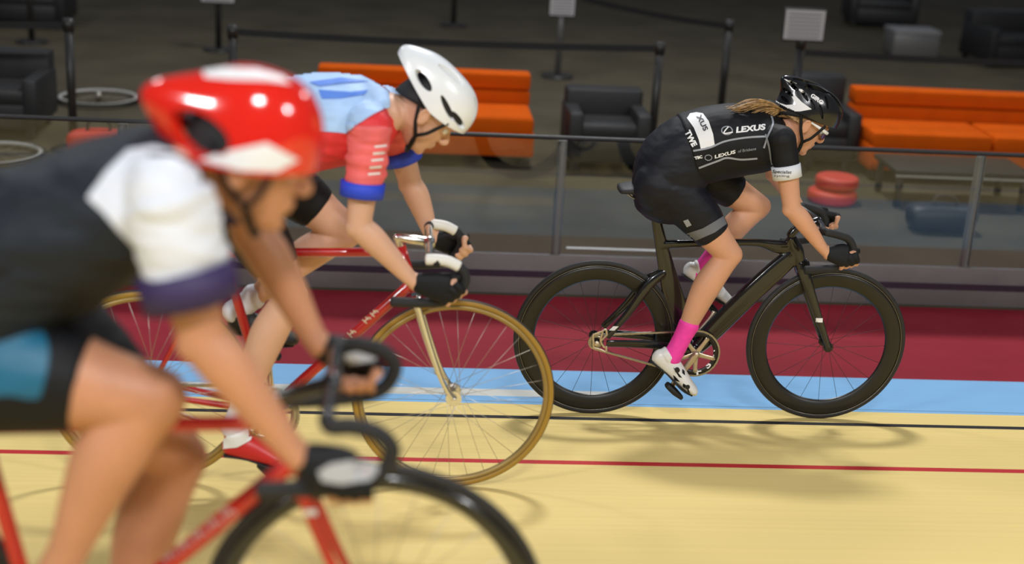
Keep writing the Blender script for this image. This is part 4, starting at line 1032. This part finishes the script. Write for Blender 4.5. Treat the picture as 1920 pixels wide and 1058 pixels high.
# small things on the floor
def lying_wheel(label, c, rim):
    t = thing('bicycle_wheel', label, 'bicycle wheel', c); 
    for nm, pr, mm in (('tyre', [(.335+.011*math.cos(2*PI*k/10), .011*math.sin(2*PI*k/10)) for k in range(10)], RUBBER), ('rim', [(.324, .010), (.324, -.010), (.296, -.008), (.296, .008)], rim)):
        bm = bmesh.new(); torus(bm, (0, 0, 0), pr); bmesh.ops.rotate(bm, matrix=Matrix.Rotation(PI/2, 3, 'X'), verts=bm.verts[:]); bmesh.ops.translate(bm, vec=(0, 0, .035), verts=bm.verts[:]); part(nm, bm, mm, t, world=False)
    bm = bmesh.new(); cyl(bm, Vector((0, 0, .0)), Vector((0, 0, .08)), .02); part('hub', bm, STEEL, t, world=False, smooth=False)
    for k in range(20):
        a = 2*PI*k/20; bm = bmesh.new(); tube(bm, [((.02*math.cos(a), .02*math.sin(a), .05 if k % 2 else .02), .001), ((.3*math.cos(a), .3*math.sin(a), .035), .001)], n=6, sub=1, cap=0, lat=Vector((0, 0, 1))); part('spoke', bm, STEEL, t, world=False)
lying_wheel('pale-rimmed bicycle wheel lying on the floor left of the red helmet', PF(185, 190), WRIM)
lying_wheel('pale-rimmed bicycle wheel at the left edge, low behind the fence rail', PF(-10, 296), WRIM)
def bag(label, c, s, m_, name='sports_bag'):
    t = thing(name, label, 'bag', c); bm = bmesh.new(); L, W, H = s
    tube(bm, [((-L/2, 0, H*.46), H*.36, W*.36), ((-L*.4, 0, H*.48), H*.46, W*.46), ((0, 0, H*.5), H*.5, W*.5), ((L*.4, 0, H*.48), H*.46, W*.46), ((L/2, 0, H*.46), H*.36, W*.36)], n=24, sub=3, cap=.3, flat=.7); part('bag_body', bm, m_, t, world=False)
    bm = bmesh.new(); tube(bm, [((-L*.2, -W*.2, H*.85), .01), ((-L*.15, -W*.1, H*1.25), .01), ((L*.15, -W*.1, H*1.25), .01), ((L*.2, -W*.2, H*.85), .01)], n=8, sub=5); part('handle', bm, BLKSEAT, t, world=False)
bag('red sports bag behind the fence, left of the red helmet', PF(190, 304), (.40, .22, .24), REDC)
def cushion(label, c, r, h):
    bm = bmesh.new(); tube(bm, [(c+Vector((0, 0, .0)), r*.9), (c+Vector((0, 0, h*.2)), r), (c+Vector((0, 0, h*.8)), r), (c+Vector((0, 0, h)), r*.88)], n=36, sub=3, cap=.05); bmesh.ops.translate(bm, verts=bm.verts[:], vec=(0, 0, .003))
    tag(part('round_cushion', bm, REDC, None), label, 'cushion')
cp = PF(1558, 378); cushion('lower of two round red cushions behind the fence', cp, .17, .085); cushion('upper of two round red cushions behind the fence', cp+Vector((.03, .02, .102)), .15, .08)
tb = PF(1800, 395); t = thing('low_table', 'low black table behind the fence at the right', 'table', tb); bm = bmesh.new(); box(bm, (0, .25, .26), (1.0, .5, .035)); part('tabletop', bm, BLKSEAT, t, smooth=False, bevel=.005, world=False)
bm = bmesh.new(); box(bm, (0, -.002, .235), (1.0, .006, .012)); part('edge_strip', bm, WRIM, t, smooth=False, world=False)
for sx in (-1, 1):
    for sy in (.04, .46): bm = bmesh.new(); box(bm, (sx*.45, sy, .121), (.04, .04, .242)); part('leg', bm, BLKSEAT, t, smooth=False, bevel=.003, world=False)
bag('black sports bag on the floor in front of the low black table', PF(1760, 432), (.42, .24, .19), BLKSEAT)
gb = PF(1715, 110); t = thing('equipment_case', 'grey equipment case in the top right, beyond the belt', 'case', gb); bm = bmesh.new(); box(bm, (0, .2, .15), (.55, .4, .26)); cs = part('case_body', bm, GPOLE, t, smooth=False, bevel=.02, world=False)
bm = bmesh.new(); box(bm, (0, .2, .30), (.56, .41, .05)); part('lid', bm, mat('pale_lid', (.2, .2, .2, 1), .5), t, smooth=False, bevel=.01, world=False)
for sx in (-1, 1): bm = bmesh.new(); box(bm, (sx*.2, .2, .01), (.05, .3, .022)); part('foot', bm, BLKSEAT, t, smooth=False, world=False)
# tape line and joints of the concrete floor
bm = bmesh.new(); a, b = PF(1062, 465), PF(1236, 467); box(bm, ((a.x+b.x)/2, a.y, FZ+.002), (b.x-a.x, .03, .003)); o = part('trim_1', bm, LOGO, None, smooth=False); o['kind'] = 'structure'
